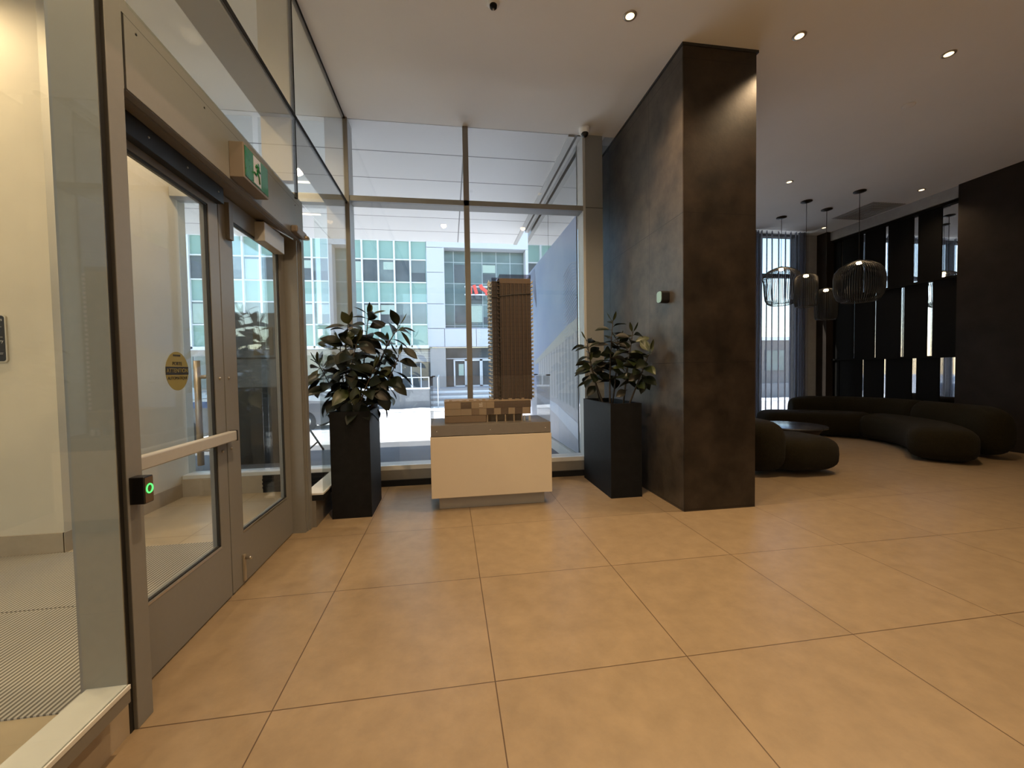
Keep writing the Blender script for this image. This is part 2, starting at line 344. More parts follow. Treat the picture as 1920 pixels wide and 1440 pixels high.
# ------------------------------------------------------------------ room shell
H = 4.27      # ceiling
GX = -0.39    # glass plane of the vestibule screen
FY = 3.29     # glass plane of the street window
g = G(); g.box(-0.64, 9.6, -6.5, 3.34, -0.2, 0); g.box(2.87, 9.6, 3.34, 6.6, -0.2, 0)
ks(g.build('floor', M['floor']), 'large square beige stone floor tiles of the lobby', 'floor')
g = G(); g.box(-4.5, -0.64, -6.5, 3.34, -0.2, 0)
ks(g.build('floor_vestibule', M['vest_floor']), 'pale floor tiles of the glazed vestibule', 'floor')
g = G(); g.box(-0.385, 9.6, -6.5, FY, H, H + 0.2); g.box(2.87, 9.6, FY, 6.6, H, H + 0.2)
ks(g.build('ceiling', M['ceiling']), 'smooth painted lobby ceiling', 'ceiling')
g = G(); g.box(-4.5, -0.385, -6.5, FY - 0.38, H, H + 0.2); g.box(-4.5, -0.385, FY - 0.38, FY, H, H + 0.2)
ks(g.build('ceiling_vestibule', M['white_paint']), 'white ceiling of the vestibule', 'ceiling')
wb = struct('wall_back_added', 'unseen rear wall, part glazed and part cream, added to light the lobby', 'wall', (2.5, -6.6, 0))  # unseen wall added behind the camera, its glazing lets in fill daylight
g = G(); g.box(-4.5, 9.6, -6.7, -6.5, 0, 0.3); g.box(-4.5, 9.6, -6.7, -6.5, H - 0.15, H)
for x in (-4.5, -2.0, 0.0): g.box(x, x + 0.12, -6.7, -6.5, 0.3, H - 0.15)
g.build('frame', M['alu'], wb)
G().box(-4.5, 0.0, -6.604, -6.596, 0.3, H - 0.15).build('pane', M['glass'], wb)
G().box(0.12, 9.6, -6.69, -6.51, 0.3, H - 0.15).build('cream_bounce_panel', M['cream_wall'], wb)  # unseen cream surface, added to bounce warm light forward
# vestibule wall on the left, an L with a stone base
w = struct('wall_left', 'cream painted vestibule wall with stone base', 'wall', (-2.235, 1.88, 0))
G().box(-4.7, -2.235, 1.88, FY + 0.25, 0, H).build('wall_surface', M['cream_wall'], w)
g = G(); g.box(-4.5, -2.228, 1.868, 1.88, 0, 0.155); g.box(-2.235, -2.223, 1.868, FY, 0, 0.155)
g.build('stone_base', M['stone_base'], w)
G().box(-4.7, -4.5, -6.5, 1.88, 0, H).build('end_surface', M['cream_wall'], w)

# ---- vestibule screen: glass at GX with deep mullions behind
DEEP = -0.62
w1 = struct('window_1', 'tall vestibule side glass with pale sill, at the left edge', 'window', (-0.5, -0.02, 0))
G().box(-0.430, -0.424, -6.5, -0.108, 0.25, H).build('pane', M['glass_green'], w1)
g = G(); g.box(-0.556, -0.418, -6.5, -0.107, 0.235, 0.25); g.build('sill', M['sill_white'], w1)
g = G(); g.box(-0.55, -0.42, -6.5, -0.107, 0.187, 0.234); g.build('sill_face', M['alu_dark'], w1)
G().box(-0.62, -0.489, -6.5, -0.022, 0, 0.186).build('base', M['stone_base'], w1)
G().box(-0.565, -0.430, -0.107, -0.1035, 0.25, H).build('mullion', M['mullion_deep'], w1)
G().box(-0.56, -0.487, -0.103, -0.003, 0.187, H).box(-0.56, -0.487, -0.021, -0.003, 0, 0.187).build('gasket', M['black'], w1)

w2 = struct('window_2', 'clerestory glass panes above the door header, with deep grey beam', 'window', (-0.5, 0.9, 2.81))
g = G(); g.box(GX - 0.006, GX, -0.01, 1.655, 2.69, H); g.build('pane', M['glass_green'], w2)
g = G(); g.box(GX - 0.006, GX, 1.672, FY - 0.005, 2.69, H); g.build('pane', M['glass_green'], w2)
G().box(GX - 0.02, GX + 0.001, 1.655, 1.672, 2.69, H).build('joint', M['charcoal'], w2)
G().box(DEEP, GX - 0.02, 1.63, 1.69, 2.81, H).build('mullion', M['cream_wall'], w2)  # aluminium mullion, its cream colour holds the warm light on it
G().box(DEEP, GX - 0.012, -0.02, FY + 0.03, 3.275, 3.335).build('beam', M['mullion'], w2)
G().box(GX - 0.012, GX + 0.002, -0.02, FY - 0.005, 3.293, 3.325).build('beam_gasket', M['charcoal'], w2)
G().box(GX - 0.03, GX + 0.003, -6.5, FY, H - 0.022, H).build('head_trim', M['charcoal'], w2)

w3 = struct('window_3', 'narrow full height glass panel between the doors and the street window', 'window', (-0.5, 2.6, 0))
G().box(GX - 0.006, GX, 2.06, FY - 0.005, 0.30, 2.69).build('pane', M['glass_green'], w3)
G().box(-0.55, GX + 0.005, 2.04, FY - 0.04, 0.285, 0.30).build('sill', M['sill_white'], w3)
G().box(-0.54, GX + 0.002, 2.04, FY - 0.04, 0.235, 0.284).build('sill_face', M['charcoal'], w3)
G().box(-0.55, -0.45, 2.04, FY - 0.04, 0, 0.234).build('base', M['alu_dark'], w3)

# corner post where the screen meets the street window
g = G(); g.box(-0.62, -0.40, FY + 0.0, FY + 0.22, 0, H)
ks(g.build('trim_1', M['mullion']), 'grey aluminium corner post between vestibule screen and street window', 'post')
g = G(); g.box(-0.408, -0.366, FY - 0.03, FY + 0.012, 0.24, H)
ks(g.build('trim_2', M['alu_dark']), 'slim dark bronze corner bead of the glass', 'trim')

# ---- street window
w4 = struct('window_4', 'large two bay street window with grey mullions and transom', 'window', (1.0, FY, 0))
for x0, x1 in ((-0.36, 0.945), (1.01, 2.432)):
    for z0, z1 in ((0.24, 3.335), (3.395, H)):
        G().box(x0, x1, FY - 0.004, FY + 0.004, z0, z1).build('pane', M['glass'], w4)
g = G(); g.box(0.945, 1.01, FY - 0.02, FY + 0.045, 0.24, H); g.box(0.958, 0.997, FY + 0.045, FY + 0.07, 0.24, H); g.build('mullion', M['alu_dark'], w4)
g = G(); g.box(2.432, 2.464, FY - 0.02, FY + 0.20, 0.2, H); g.build('jamb', M['alu_light'], w4)
g = G(); g.box(-0.40, -0.366, FY + 0.013, FY + 0.20, 0.2, H); g.build('jamb', M['alu_light'], w4)
g = G(); g.box(-0.366, 2.432, FY - 0.02, FY + 0.17, 3.335, 3.395); g.build('transom', M['alu'], w4)
g = G(); g.box(-0.366, 2.464, FY - 0.03, FY + 0.20, 0.185, 0.235); g.build('sill', M['sill_white'], w4)
g = G(); g.box(-0.42, 2.70, FY - 0.045, FY + 0.1, 0.07, 0.184); g.build('sill_face', M['alu_dark'], w4)
g = G(); g.box(-0.44, 2.86, FY - 0.075, FY + 0.05, 0, 0.068); g.build('kick', M['charcoal'], w4)
# cover panel beside it and the slot of glass next to the pillar
g = G(); g.box(2.466, 2.69, FY - 0.02, FY + 0.2, 0.185, H); 
ks(g.build('trim_3', M['alu']), 'flat bronze grey cover panel beside the street window', 'panel')
g = G(); g.box(2.4655, 2.6905, FY - 0.0215, FY + 0.1, 3.372, 3.378)
ks(g.build('trim_4', M['charcoal']), 'thin joint line across the cover panel', 'trim')
g = G(); g.box(2.69, 2.868, FY + 0.19, FY + 0.198, 0.1, H)
ks(g.build('window_5', M['glass']), 'thin strip of glass between cover panel and stone pillar', 'window')

# ---- vestibule street glazing
w6 = struct('window_6', 'vestibule street glazing seen through the doors', 'window', (-1.4, FY, 0))
for x0, x1 in ((-2.22, -1.42), (-1.36, -0.625)):
    for z0, z1 in ((0.24, 3.335), (3.395, H)):
        G().box(x0, x1, FY - 0.004 + 0.1, FY + 0.004 + 0.1, z0, z1).build('pane', M['glass'], w6)
G().box(-2.23, -0.62, FY - 0.02, FY + 0.17, 3.30, 3.40).build('transom', M['alu_light'], w6)
G().box(-2.23, -0.62, FY + 0.0, FY + 0.20, 0.195, 0.235).build('sill', M['sill_white'], w6)
G().box(-2.23, -1.40, FY - 0.02, FY + 0.18, 0, 0.194).build('base', M['stone_base'], w6)
g = G(); g.box(-1.40, -0.62, FY - 0.02, FY + 0.1, 0, 0.194)
for k in range(3): g.box(-1.40, -0.62, FY - 0.035, FY - 0.02, 0.05 + 0.045 * k, 0.068 + 0.045 * k)
g.build('heater_grille', M['charcoal'], w6)

# ---- door portal
FX = -0.481
tp = struct('trim_5', 'bronze aluminium door frame with wide header', 'door frame', (-0.57, 1.0, 0))
g = G(); g.box(-0.66, FX + 0.008, -0.002, 0.078, 0, 2.806, bev=0.002); g.build('jamb', M['alu'], tp)
g = G(); g.box(-0.66, FX - 0.02, 1.925, 1.955, 0, 2.456); g.box(-0.66, FX - 0.012, 1.957, 1.985, 0, 2.456); g.box(-0.66, FX, 1.987, 2.04, 0, 2.806); g.build('jamb', M['alu'], tp)
g = G(); g.box(-0.66, FX, 0.078, 1.987, 2.456, 2.806); g.build('header', M['alu'], tp)
g = G(); g.box(FX, FX + 0.004, 0.098, 1.945, 2.462, 2.742); hp = g.build('access_panel', M['alu'], tp)
g = G()
g.box(FX, FX + 0.0015, 0.092, 1.952, 2.742, 2.747); g.box(FX, FX + 0.0015, 0.092, 0.098, 2.456, 2.747); g.box(FX, FX + 0.0015, 1.945, 1.951, 2.456, 2.747)
g.build('panel_gap', M['black'], tp)
for y in (0.16, 0.62, 1.22, 1.86):
    G().lathe((FX + 0.004, y, 2.715), [(0.005, 0), (0.005, 0.002)], 10, axis=0).build('screw', M['black_gloss'], tp)
for y in (0.42, 0.78, 1.06, 1.40):
    G().lathe((-0.53, y, 2.4535), [(0.005, 0), (0.005, 0.003)], 10).build('screw', M['steel'], tp)
G().box(-0.655, FX - 0.03, 0.078, 1.925, 2.4445, 2.4555).build('soffit_channel', M['alu_dark'], tp)

def door_leaf(root, y0, y1, gy0, gy1, gz0, gz1):
    xa, xb = -0.645, -0.600
    g = G()
    g.box(xa, xb, y0, gy0, 0.012, 2.44); g.box(xa, xb, gy1, y1, 0.012, 2.44)
    g.box(xa, xb, gy0, gy1, 0.012, gz0); g.box(xa, xb, gy0, gy1, gz1, 2.44)
    g.build('frame', M['alu'], root)
    G().box(-0.626, -0.619, gy0 + 0.004, gy1 - 0.004, gz0 + 0.004, gz1 - 0.004).build('pane', M['glass_door'], root)
    g = G()
    for a in ((gy0, gy0 + 0.010, gz0, gz1), (gy1 - 0.012, gy1, gz0, gz1), (gy0, gy1, gz0, gz0 + 0.008), (gy0, gy1, gz1 - 0.010, gz1)):
        g.box(-0.617, -0.604, *a)
    g.build('gasket', M['black'], root)
    g = G(); g.box(-0.614, -0.598, gy0, gy1, gz0 - 0.012, gz0 - 0.001); g.build('glazing_bead', M['steel'], root)
d1 = struct('door_1', 'left glass door leaf with push bar and yellow sticker', 'door', (-0.62, 0.5, 0))
door_leaf(d1, 0.082, 0.948, 0.20, 0.852, 0.352, 2.318)
g = G(); g.box(-0.598, -0.555, 0.09, 0.935, 2.350, 2.443, bev=0.003); tr = g.build('operator_track', M['black_gloss'], d1)
for y in (0.33, 0.60, 0.88): G().lathe((-0.555, y, 2.40), [(0.005, 0), (0.004, 0.003)], 8, axis=0).build('screw', M['steel'], tr)
g = G(); g.box(-0.588, -0.548, 0.110, 0.965, 0.953, 1.012, bev=0.006); pb = g.build('push_bar', M['alu_light'], d1)
g = G(); g.box(-0.589, -0.547, 0.104, 0.1105, 0.951, 1.014); g.box(-0.589, -0.547, 0.9645, 0.974, 0.951, 1.014); g.build('end_cap', M['black'], pb)
g = G(); g.box(-0.60, -0.585, 0.25, 0.29, 0.965, 1.0); g.box(-0.60, -0.585, 0.88, 0.92, 0.965, 1.0); g.build('mount', M['alu_dark'], pb)
hd = G().tube([(-0.725, 0.915, 0.82), (-0.725, 0.915, 1.435)], 0.017, 14).build('pull_handle', M['brass'], d1)
g = G(); g.tube([(-0.725, 0.915, 1.34), (-0.645, 0.915, 1.34)], 0.011, 10); g.tube([(-0.725, 0.915, 0.91), (-0.645, 0.915, 0.91)], 0.011, 10); g.build('standoff', M['brass'], hd)
for y, z in ((0.902, 1.33), (0.902, 0.90)):
    G().lathe((-0.60, y, z), [(0.009, 0), (0.007, 0.006)], 10, axis=0).build('bolt_head', M['steel'], d1)
# sticker
sx, sy, sz = -0.6175, 0.557, 1.372
def oval(a, b, n=40): return [(sy + a * math.cos(2 * PI * i / n), sz + b * math.sin(2 * PI * i / n)) for i in range(n)]
stk = G().prism(oval(0.087, 0.097), sx, sx + 0.0012, 0).build('warning_sticker', M['sticker'], d1)
band = [(y, z) for y, z in ((sy - 0.0865, sz - 0.018), (sy + 0.0865, sz - 0.018), (sy + 0.0865, sz + 0.022), (sy - 0.0865, sz + 0.022))]
G().prism(band, sx + 0.0012, sx + 0.0018, 0).build('black_band', M['sticker_text'], stk)
def face_x(x, y, z): return Matrix(((0, 0, 1, x), (1, 0, 0, y), (0, 1, 0, z), (0, 0, 0, 1)))
text_mesh('lettering', 'PORTE', 0.024, face_x(sx + 0.0022, sy, sz + 0.037), M['sticker_text'], stk, 0.0004)
text_mesh('lettering', 'ATTENTION', 0.029, face_x(sx + 0.0026, sy, sz + 0.002), M['sticker'], stk, 0.0004)
text_mesh('lettering', 'AUTOMATIQUE', 0.021, face_x(sx + 0.0022, sy, sz - 0.035), M['sticker_text'], stk, 0.0004)
g = G()
for k in range(6): g.box(sx + 0.0012, sx + 0.002, sy - 0.028 + 0.0095 * k, sy - 0.021 + 0.0095 * k, sz + 0.074, sz + 0.083)
g.build('small_print', M['sticker_text'], stk)

d2 = struct('door_2', 'right glass door leaf with closer at its top corner', 'door', (-0.62, 1.45, 0))
door_leaf(d2, 0.958, 1.918, 1.105, 1.815, 0.345, 2.315)
g = G(); g.box(-0.605, -0.535, 1.42, 1.765, 2.29, 2.425, bev=0.004); cl = g.build('closer', M['alu_light'], d2)
g = G(); g.tube([(-0.56, 1.47, 2.437), (-0.555, 1.72, 2.436)], 0.008, 8); g.tube([(-0.56, 1.47, 2.437), (-0.505, 1.86, 2.443)], 0.007, 8); g.build('closer_arm', M['steel'], cl)
g = G(); g.box(-0.60, -0.575, 1.03, 1.075, 2.18, 2.40); g.build('strike_box', M['alu_dark'], d2)
g = G(); g.box(-0.60, -0.585, 1.075, 1.098, 0.03, 0.20, bev=0.003); fb = g.build('flush_bolt', M['brass'], d2)
G().lathe((-0.585, 1.0865, 0.175), [(0.008, 0), (0.008, 0.022), (0.012, 0.026), (0.009, 0.036)], 10, axis=0).build('bolt_knob', M['steel'], fb)
for y, z in ((1.0, 1.33), (1.0, 0.90)):
    G().lathe((-0.60, y, z), [(0.009, 0), (0.007, 0.006)], 10, axis=0).build('bolt_head', M['steel'], d2)

# ---- things on the portal
t = thing('exit_sign', 'green and white running man exit sign box on the door header', 'exit sign', (-0.44, 1.0, 2.45))
X0, X1, Y0, Y1, Z0, Z1 = FX + 0.004, -0.40, 0.845, 1.165, 2.475, 2.675
g = G(); g.box(X0, X1, Y0, Y1, Z0, Z1, bev=0.003); g.build('housing', M['exit_case'], t)
fc = G().box(X1, X1 + 0.003, Y0 + 0.012, Y1 - 0.012, Z0 + 0.015, Z1 - 0.012).build('green_face', M['exit_green'], t)
xf = X1 + 0.0032
G().box(xf, xf + 0.001, Y0 + 0.112, Y0 + 0.205, Z0 + 0.022, Z1 - 0.018).build('white_door', M['exit_white'], fc)
def yz(pts): return [(Y0 + a, Z0 + b) for a, b in pts]
g = G(); xr = xf + 0.0012
g.lathe((xr, Y0 + 0.176, Z0 + 0.150), [(0.012, 0), (0.012, 0.0008)], 14, axis=0, smooth=False)
def limb(pts, r=0.0065):
    g.tube([(xr, Y0 + a, Z0 + b) for a, b in pts], r, 6)
limb([(0.168, 0.134), (0.156, 0.10)], 0.010); limb([(0.168, 0.132), (0.146, 0.137), (0.136, 0.118)]); limb([(0.170, 0.130), (0.186, 0.108), (0.208, 0.118)])
limb([(0.156, 0.098), (0.142, 0.074), (0.112, 0.082)]); limb([(0.158, 0.098), (0.176, 0.076), (0.182, 0.038)])
g.build('running_man', M['exit_green'], fc)

t = thing('card_reader', 'black touchless door button with glowing green ring', 'door button', (-0.45, 0.033, 0.86))
g = G(); g.box(FX, -0.422, 0.008, 0.056, 0.862, 0.966, bev=0.003); g.build('housing', M['black_gloss'], t)
fp = G().box(-0.422, -0.4205, 0.011, 0.053, 0.866, 0.962).build('front_plate', M['reader_face'], t)
ring = [Vector((-0.4195, 0.032 + 0.0155 * math.cos(a), 0.918 + 0.0165 * math.sin(a))) for a in [2 * PI * k / 28 for k in range(29)]]
G().tube(ring, 0.0028, 6, caps=False).build('led_ring', M['ring_green'], fp)

t = thing('motion_sensor', 'small beige motion sensor at right end of door header', 'motion sensor', (-0.46, 1.86, 2.47))
g = G(); g.box(FX + 0.004, -0.425, 1.74, 1.965, 2.465, 2.52, bev=0.012); g.build('housing', M['exit_case'], t)
g = G(); g.lathe((-0.43, 1.94, 2.478), [(0.03, -0.012), (0.032, 0.0), (0.022, 0.014)], 16); g.build('lens', M['brass'], t)

# ---- entrance mat
t = G().box(-3.3, -0.70, 0.13, 0.99, 0, 0.006); t.box(-3.3, -0.70, 1.0, 1.86, 0, 0.006)
tag(t.build('entrance_mat', M['mat']), 'grey ribbed entrance mat set in the vestibule floor', 'mat')

# ---- plaque on the left wall
t = thing('wall_sign', 'navy plaque with pale rim on the cream vestibule wall', 'sign', (-2.7, 1.87, 1.47))
def rrect(x0, x1, z0, z1, r, n=6):
    P = []
    for cx, cz, a0 in ((x1 - r, z1 - r, 0), (x0 + r, z1 - r, 90), (x0 + r, z0 + r, 180), (x1 - r, z0 + r, 270)):
        for k in range(n + 1): a = math.radians(a0 + 90 * k / n); P.append((cx + r * math.cos(a), cz + r * math.sin(a)))
    return P
G().prism(rrect(-2.86, -2.528, 1.47, 1.827, 0.022), 1.866, 1.880, 1).build('rim', M['plaque_rim'], t)
pl = G().prism(rrect(-2.851, -2.537, 1.479, 1.818, 0.018), 1.863, 1.8655, 1).build('panel', M['plaque'], t)
def face_y(x, y, z): return Matrix(((1, 0, 0, x), (0, 0, -1, y), (0, 1, 0, z), (0, 0, 0, 1)))
text_mesh('lettering', 's', 0.03, face_y(-2.552, 1.8625, 1.788), M['lettering'], pl, 0.0004)
text_mesh('lettering', 'ry', 0.03, face_y(-2.558, 1.8625, 1.628), M['lettering'], pl, 0.0004)
for a, z in ((-2.549, 1.657), (-2.553, 1.733), (-2.549, 1.540), (-2.552, 1.531)): G().box(-2.75, a, 1.861, 1.863, z, z + 0.002).build('line', M['lettering'], pl)

# ---- pillar
pil = struct('pillar', 'massive dark iron-coloured stone pillar reaching the ceiling', 'pillar', (3.24, 1.77, 0))
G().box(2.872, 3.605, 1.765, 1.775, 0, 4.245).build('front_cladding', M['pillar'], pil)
g = G(); g.box(2.868, 2.880, 1.772, 4.7, 0, 4.245); g.box(3.595, 3.605, 1.775, 4.7, 0, 4.245); g.build('side_cladding', M['pillar_side_lit'], pil)
G().box(2.880, 3.595, 1.775, 4.69, 0, 4.24).build('core', M['dark_wall'], pil)
G().box(2.86, 3.625, 1.757, 4.7, 4.245, H - 0.001).build('cap', M['black'], pil)
t = thing('wall_sensor', 'small speckled mint wall sensor on the side of the pillar', 'sensor', (2.84, 2.07, 2.04))
def rr2(y0, y1, z0, z1, r): return rrect(y0, y1, z0, z1, r)
G().prism(rr2(2.0, 2.095, 1.985, 2.10, 0.03), 2.785, 2.868, 0).build('housing', M['black_gloss'], t)
G().prism(rr2(2.004, 2.091, 1.989, 2.096, 0.028), 2.780, 2.785, 0).build('front', M['mint'], t)

# ---- lounge walls
g = G(); g.box(9.05, 9.6, -6.5, 3.885, 0, H)
ks(g.build('wall_right', M['dark_wall']), 'dark brown plaster wall at the right edge', 'wall')
g = G(); g.box(8.53, 9.6, 6.45, 6.6, 0, H)
ks(g.build('wall_lounge', M['grey_wall']), 'dark grey wall beside the lounge curtain', 'wall')
g = G(); g.box(9.0, 9.19, 6.2, 6.449, 0, H)
ks(g.build('wall_nib', M['dark_wall']), 'dark brown wall nib in the lounge corner', 'wall')
mw = struct('wall_mirror', 'mirrored lounge wall with staggered black vertical panels', 'wall', (9.2, 5.2, 0))
G().box(9.19, 9.3, 3.885, 6.2, 0, 4.08).build('mirror_glass', M['mirror'], mw)
G().box(9.09, 9.3, 3.885, 6.2, 4.08, H - 0.001).build('bulkhead', M['grey_wall'], mw)
for z in (2.805, 1.462): G().box(9.135, 9.19, 3.885, 6.2, z - 0.018, z + 0.018).build('rail', M['dark_panel'], mw)
G().box(9.135, 9.19, 3.885, 6.2, 4.03, 4.08).build('rail', M['dark_panel'], mw)
rows = [((4.197, 4.557), (4.635, 5.069), (5.128, 5.512), (5.567, 6.0), (6.03, 6.2), (2.823, 4.03)),
        ((3.905, 4.312), (4.399, 4.767), (4.837, 5.278), (5.31, 5.72), (5.742, 6.2), (1.48, 2.787)),
        ((4.197, 4.552), (4.63, 5.08), (5.125, 5.508), (5.552, 6.03), (6.05, 6.2), (0.0, 1.444))]
for *ys, (z0, z1) in rows:
    for a, b in ys: G().box(9.178, 9.186, a, b, z0, z1).build('black_panel', M['dark_panel'], mw)

w7 = struct('window_7', 'lounge street window behind the sheer curtains', 'window', (6.1, 6.5, 0))
g = G()
for x in (3.61, 5.6, 7.55, 8.47): g.box(x, x + 0.06, 6.45, 6.6, 0, H)
for z in (0.0, 3.33, H - 0.05): g.box(3.61, 8.53, 6.45, 6.6, z, z + 0.07 if z < 4 else H)
g.build('frame', M['charcoal'], w7)
G().box(3.62, 8.52, 6.52, 6.528, 0.07, H - 0.05).build('pane', M['glass'], w7)

def curtain(x0, x1, label, seed, y=6.24):
    rnd = random.Random(seed); xs = []; x = x0
    n = int((x1 - x0) / 0.012); P = []
    ph = 0
    for i in range(n + 1):
        u = x0 + (x1 - x0) * i / n
        ph += 2 * PI * 0.012 / (0.125 + 0.05 * math.sin(u * 5.3 + seed) + 0.02 * math.sin(u * 17))
        P.append((u + 0.03 * math.sin(2 * ph), y + 0.052 * math.sin(ph)))
    g = G(); zs = (0.02, 1.4, 2.8, 4.25)
    V = []
    for k, z in enumerate(zs):
        for (a, b) in P: V.append((a + 0.006 * math.sin(a * 9 + k), b * 1 + 0.008 * k * 0.3 * math.sin(a * 4), z))
    m = len(P)
    g.add(V, [[k * m + i, k * m + i + 1, (k + 1) * m + i + 1, (k + 1) * m + i] for k in range(3) for i in range(m - 1)], 0, True)
    o = g.build('sheer_curtain', M['sheer'], recalc=False)
    tag(o, label, 'curtain'); return o
curtain(3.66, 6.05, 'sheer grey pleated curtain hanging behind the stone pillar', 1)
curtain(6.15, 8.52, 'sheer grey pleated curtain hanging behind the curved sofa', 4)

# ------------------------------------------------------------------ ceiling fittings
def downlight(x, y, label, m='lens', r=0.047):
    t = thing('downlight', label, 'ceiling light', (x, y, H), 'recessed ceiling downlights')
    g = G(); g.lathe((x, y, H), [(r * 0.78, -0.004), (r * 1.12, -0.006), (r * 1.2, 0.0), (r * 0.8, 0.001)], 28); g.build('trim_ring', M['brass'], t)
    g = G(); g.lathe((x, y, H - 0.0045), [(r * 0.74, 0.003), (r * 0.76, 0.0)], 24); g.build('lens', M[m], t)
    return t
DL = [(2.275, 1.57, 'lit recessed downlight nearest the top of the pillar, left of it', 'lens'),
      (3.863, 1.565, 'lit recessed downlight just right of the pillar top', 'lens'),
      (5.464, 1.565, 'lit recessed downlight furthest to the right on the near ceiling', 'lens'),
      (6.14, 4.127, 'small lit downlight left of the pendant lamps on the lounge ceiling', 'lens_far'),
      (8.657, 4.13, 'small lit downlight near the mirrored wall right of the pendants', 'lens_far'),
      (8.678, 5.964, 'tiny lit downlight in the lounge corner between the pendant cords', 'lens_far')]
for x, y, l, m in DL: downlight(x, y, l, m)
t = thing('smoke_detector', 'round white smoke detector cut by the top edge of the photo', 'smoke detector', (1.139, 1.60, H))
G().lathe((1.139, 1.60, H), [(0.05, 0.0), (0.05, -0.012), (0.036, -0.02)], 24).build('base', M['white_paint'], t)
G().lathe((1.139, 1.60, H - 0.02), [(0.03, 0.0), (0.028, -0.018), (0.012, -0.026)], 20).build('sensor', M['charcoal'], t)
G().lathe((1.139, 1.60, H - 0.046), [(0.008, 0.0), (0.006, -0.012)], 12).build('tip', M['steel'], t)
t = thing('security_camera', 'white dome security camera with black eye on the ceiling by the window', 'security camera', (2.41, 3.13, H))
G().lathe((2.41, 3.13, H), [(0.062, 0.0), (0.066, -0.03), (0.060, -0.062), (0.05, -0.078)], 28).build('housing', M['white_paint'], t)
g = G(); pr = [(0.046 * math.cos(a), -0.072 - 0.046 * math.sin(a)) for a in [k * PI / 16 for k in range(9)]]; pr[-1] = (0.002, pr[-1][1]); g.lathe((2.41, 3.12, H), pr, 24); g.build('dome', M['black_gloss'], t)
g = G(); g.lathe((5.93, 2.26, H), [(0.06, 0.0), (0.062, -0.006), (0.05, -0.009)], 24)
tag(g.build('sprinkler_cover', M['ceiling']), 'flat round sprinkler cover on the bare ceiling', 'sprinkler')
t = thing('ceiling_vent', 'square louvred air vent in the lounge ceiling', 'air vent', (8.72, 5.06, H))
G().box(8.34, 9.05, 4.66, 5.47, H - 0.006, H).build('grille', M['vent'], t)
g = G()
for k in range(4):
    a = 0.05 + 0.09 * k
    g.box(8.34 + a, 9.05 - a, 4.66 + a, 4.675 + a, H - 0.014, H - 0.006); g.box(8.34 + a, 9.05 - a, 5.455 - a, 5.47 - a, H - 0.014, H - 0.006)
    g.box(8.34 + a, 8.355 + a, 4.66 + a, 5.47 - a, H - 0.014, H - 0.006); g.box(9.035 - a, 9.05 - a, 4.66 + a, 5.47 - a, H - 0.014, H - 0.006)
g.build('louvre', M['grey_wall'], t)

# ------------------------------------------------------------------ pendants
def pendant(x, y, ztop, zbot, prof, nw, label):
    """cage lamp: prof gives (height share from the bottom, radius)"""
    t = thing('pendant_lamp', label, 'pendant lamp', (x, y, H), 'wire cage pendant lamps over the lounge')
    G().lathe((x, y, H), [(0.09, 0), (0.09, -0.012), (0.02, -0.03)], 24).build('canopy', M['wire'], t)
    G().tube([(x, y, H - 0.02), (x, y, ztop - 0.02)], 0.005, 6).build('cord', M['wire'], t)
    hgt = ztop - zbot
    g = G()
    for k in range(nw):
        a = 2 * PI * k / nw
        g.tube([(x + r * math.cos(a), y + r * math.sin(a), zbot + s * hgt) for s, r in prof], 0.0048, 4, caps=False)
    for s, r in (prof[0], prof[-2]):
        g.tube([(x + r * math.cos(2 * PI * k / 36), y + r * math.sin(2 * PI * k / 36), zbot + s * hgt) for k in range(37)], 0.006, 5, caps=False)
    cg = g.build('wire_cage', M['wire'], t)
    rt = prof[-1][1]
    G().lathe((x, y, ztop), [(rt, -0.004), (rt, 0.004), (0.015, 0.03)], 24).build('top_disc', M['wire'], t)
    G().lathe((x, y, ztop - 0.01), [(0.035, 0), (0.04, -0.03), (0.032, -0.04)], 20).build('lamp', M['bulb'], t)
    l = bpy.data.lights.new('pendant_bulb', 'POINT'); l.energy = 1.3; l.color = (1.0, 0.7, 0.4); l.shadow_soft_size = 0.03
    lo = bpy.data.objects.new('pendant_bulb', l); COL.objects.link(lo); lo.location = (x, y, ztop - 0.085)
    return t
lantern = [(0.0, 0.20), (0.04, 0.24), (0.13, 0.275), (0.28, 0.287), (0.62, 0.305), (0.74, 0.325), (0.84, 0.30), (0.93, 0.22), (0.985, 0.13), (1.0, 0.07)]
big = [(0.0, 0.235), (0.05, 0.285), (0.15, 0.325), (0.30, 0.345), (0.6, 0.347), (0.74, 0.33), (0.86, 0.27), (0.95, 0.17), (0.99, 0.1), (1.0, 0.06)]
drum = [(0.0, 0.150), (0.03, 0.165), (0.10, 0.172), (0.4, 0.178), (0.75, 0.182), (0.88, 0.175), (0.95, 0.15), (0.99, 0.10), (1.0, 0.06)]
pendant(7.259, 5.52, 3.28, 2.56, lantern, 56, 'wide black wire pendant in front of the bright curtain, leftmost')
pendant(7.087, 4.774, 2.98, 2.40, drum, 40, 'narrow wire drum pendant, second from left, beside the grey wall')
pendant(7.80, 5.06, 2.79, 2.21, drum, 40, 'narrow wire drum pendant hanging lowest of the four')
pendant(7.641, 4.298, 3.10, 2.42, big, 64, 'largest black wire pendant, in front of the slatted mirror wall')

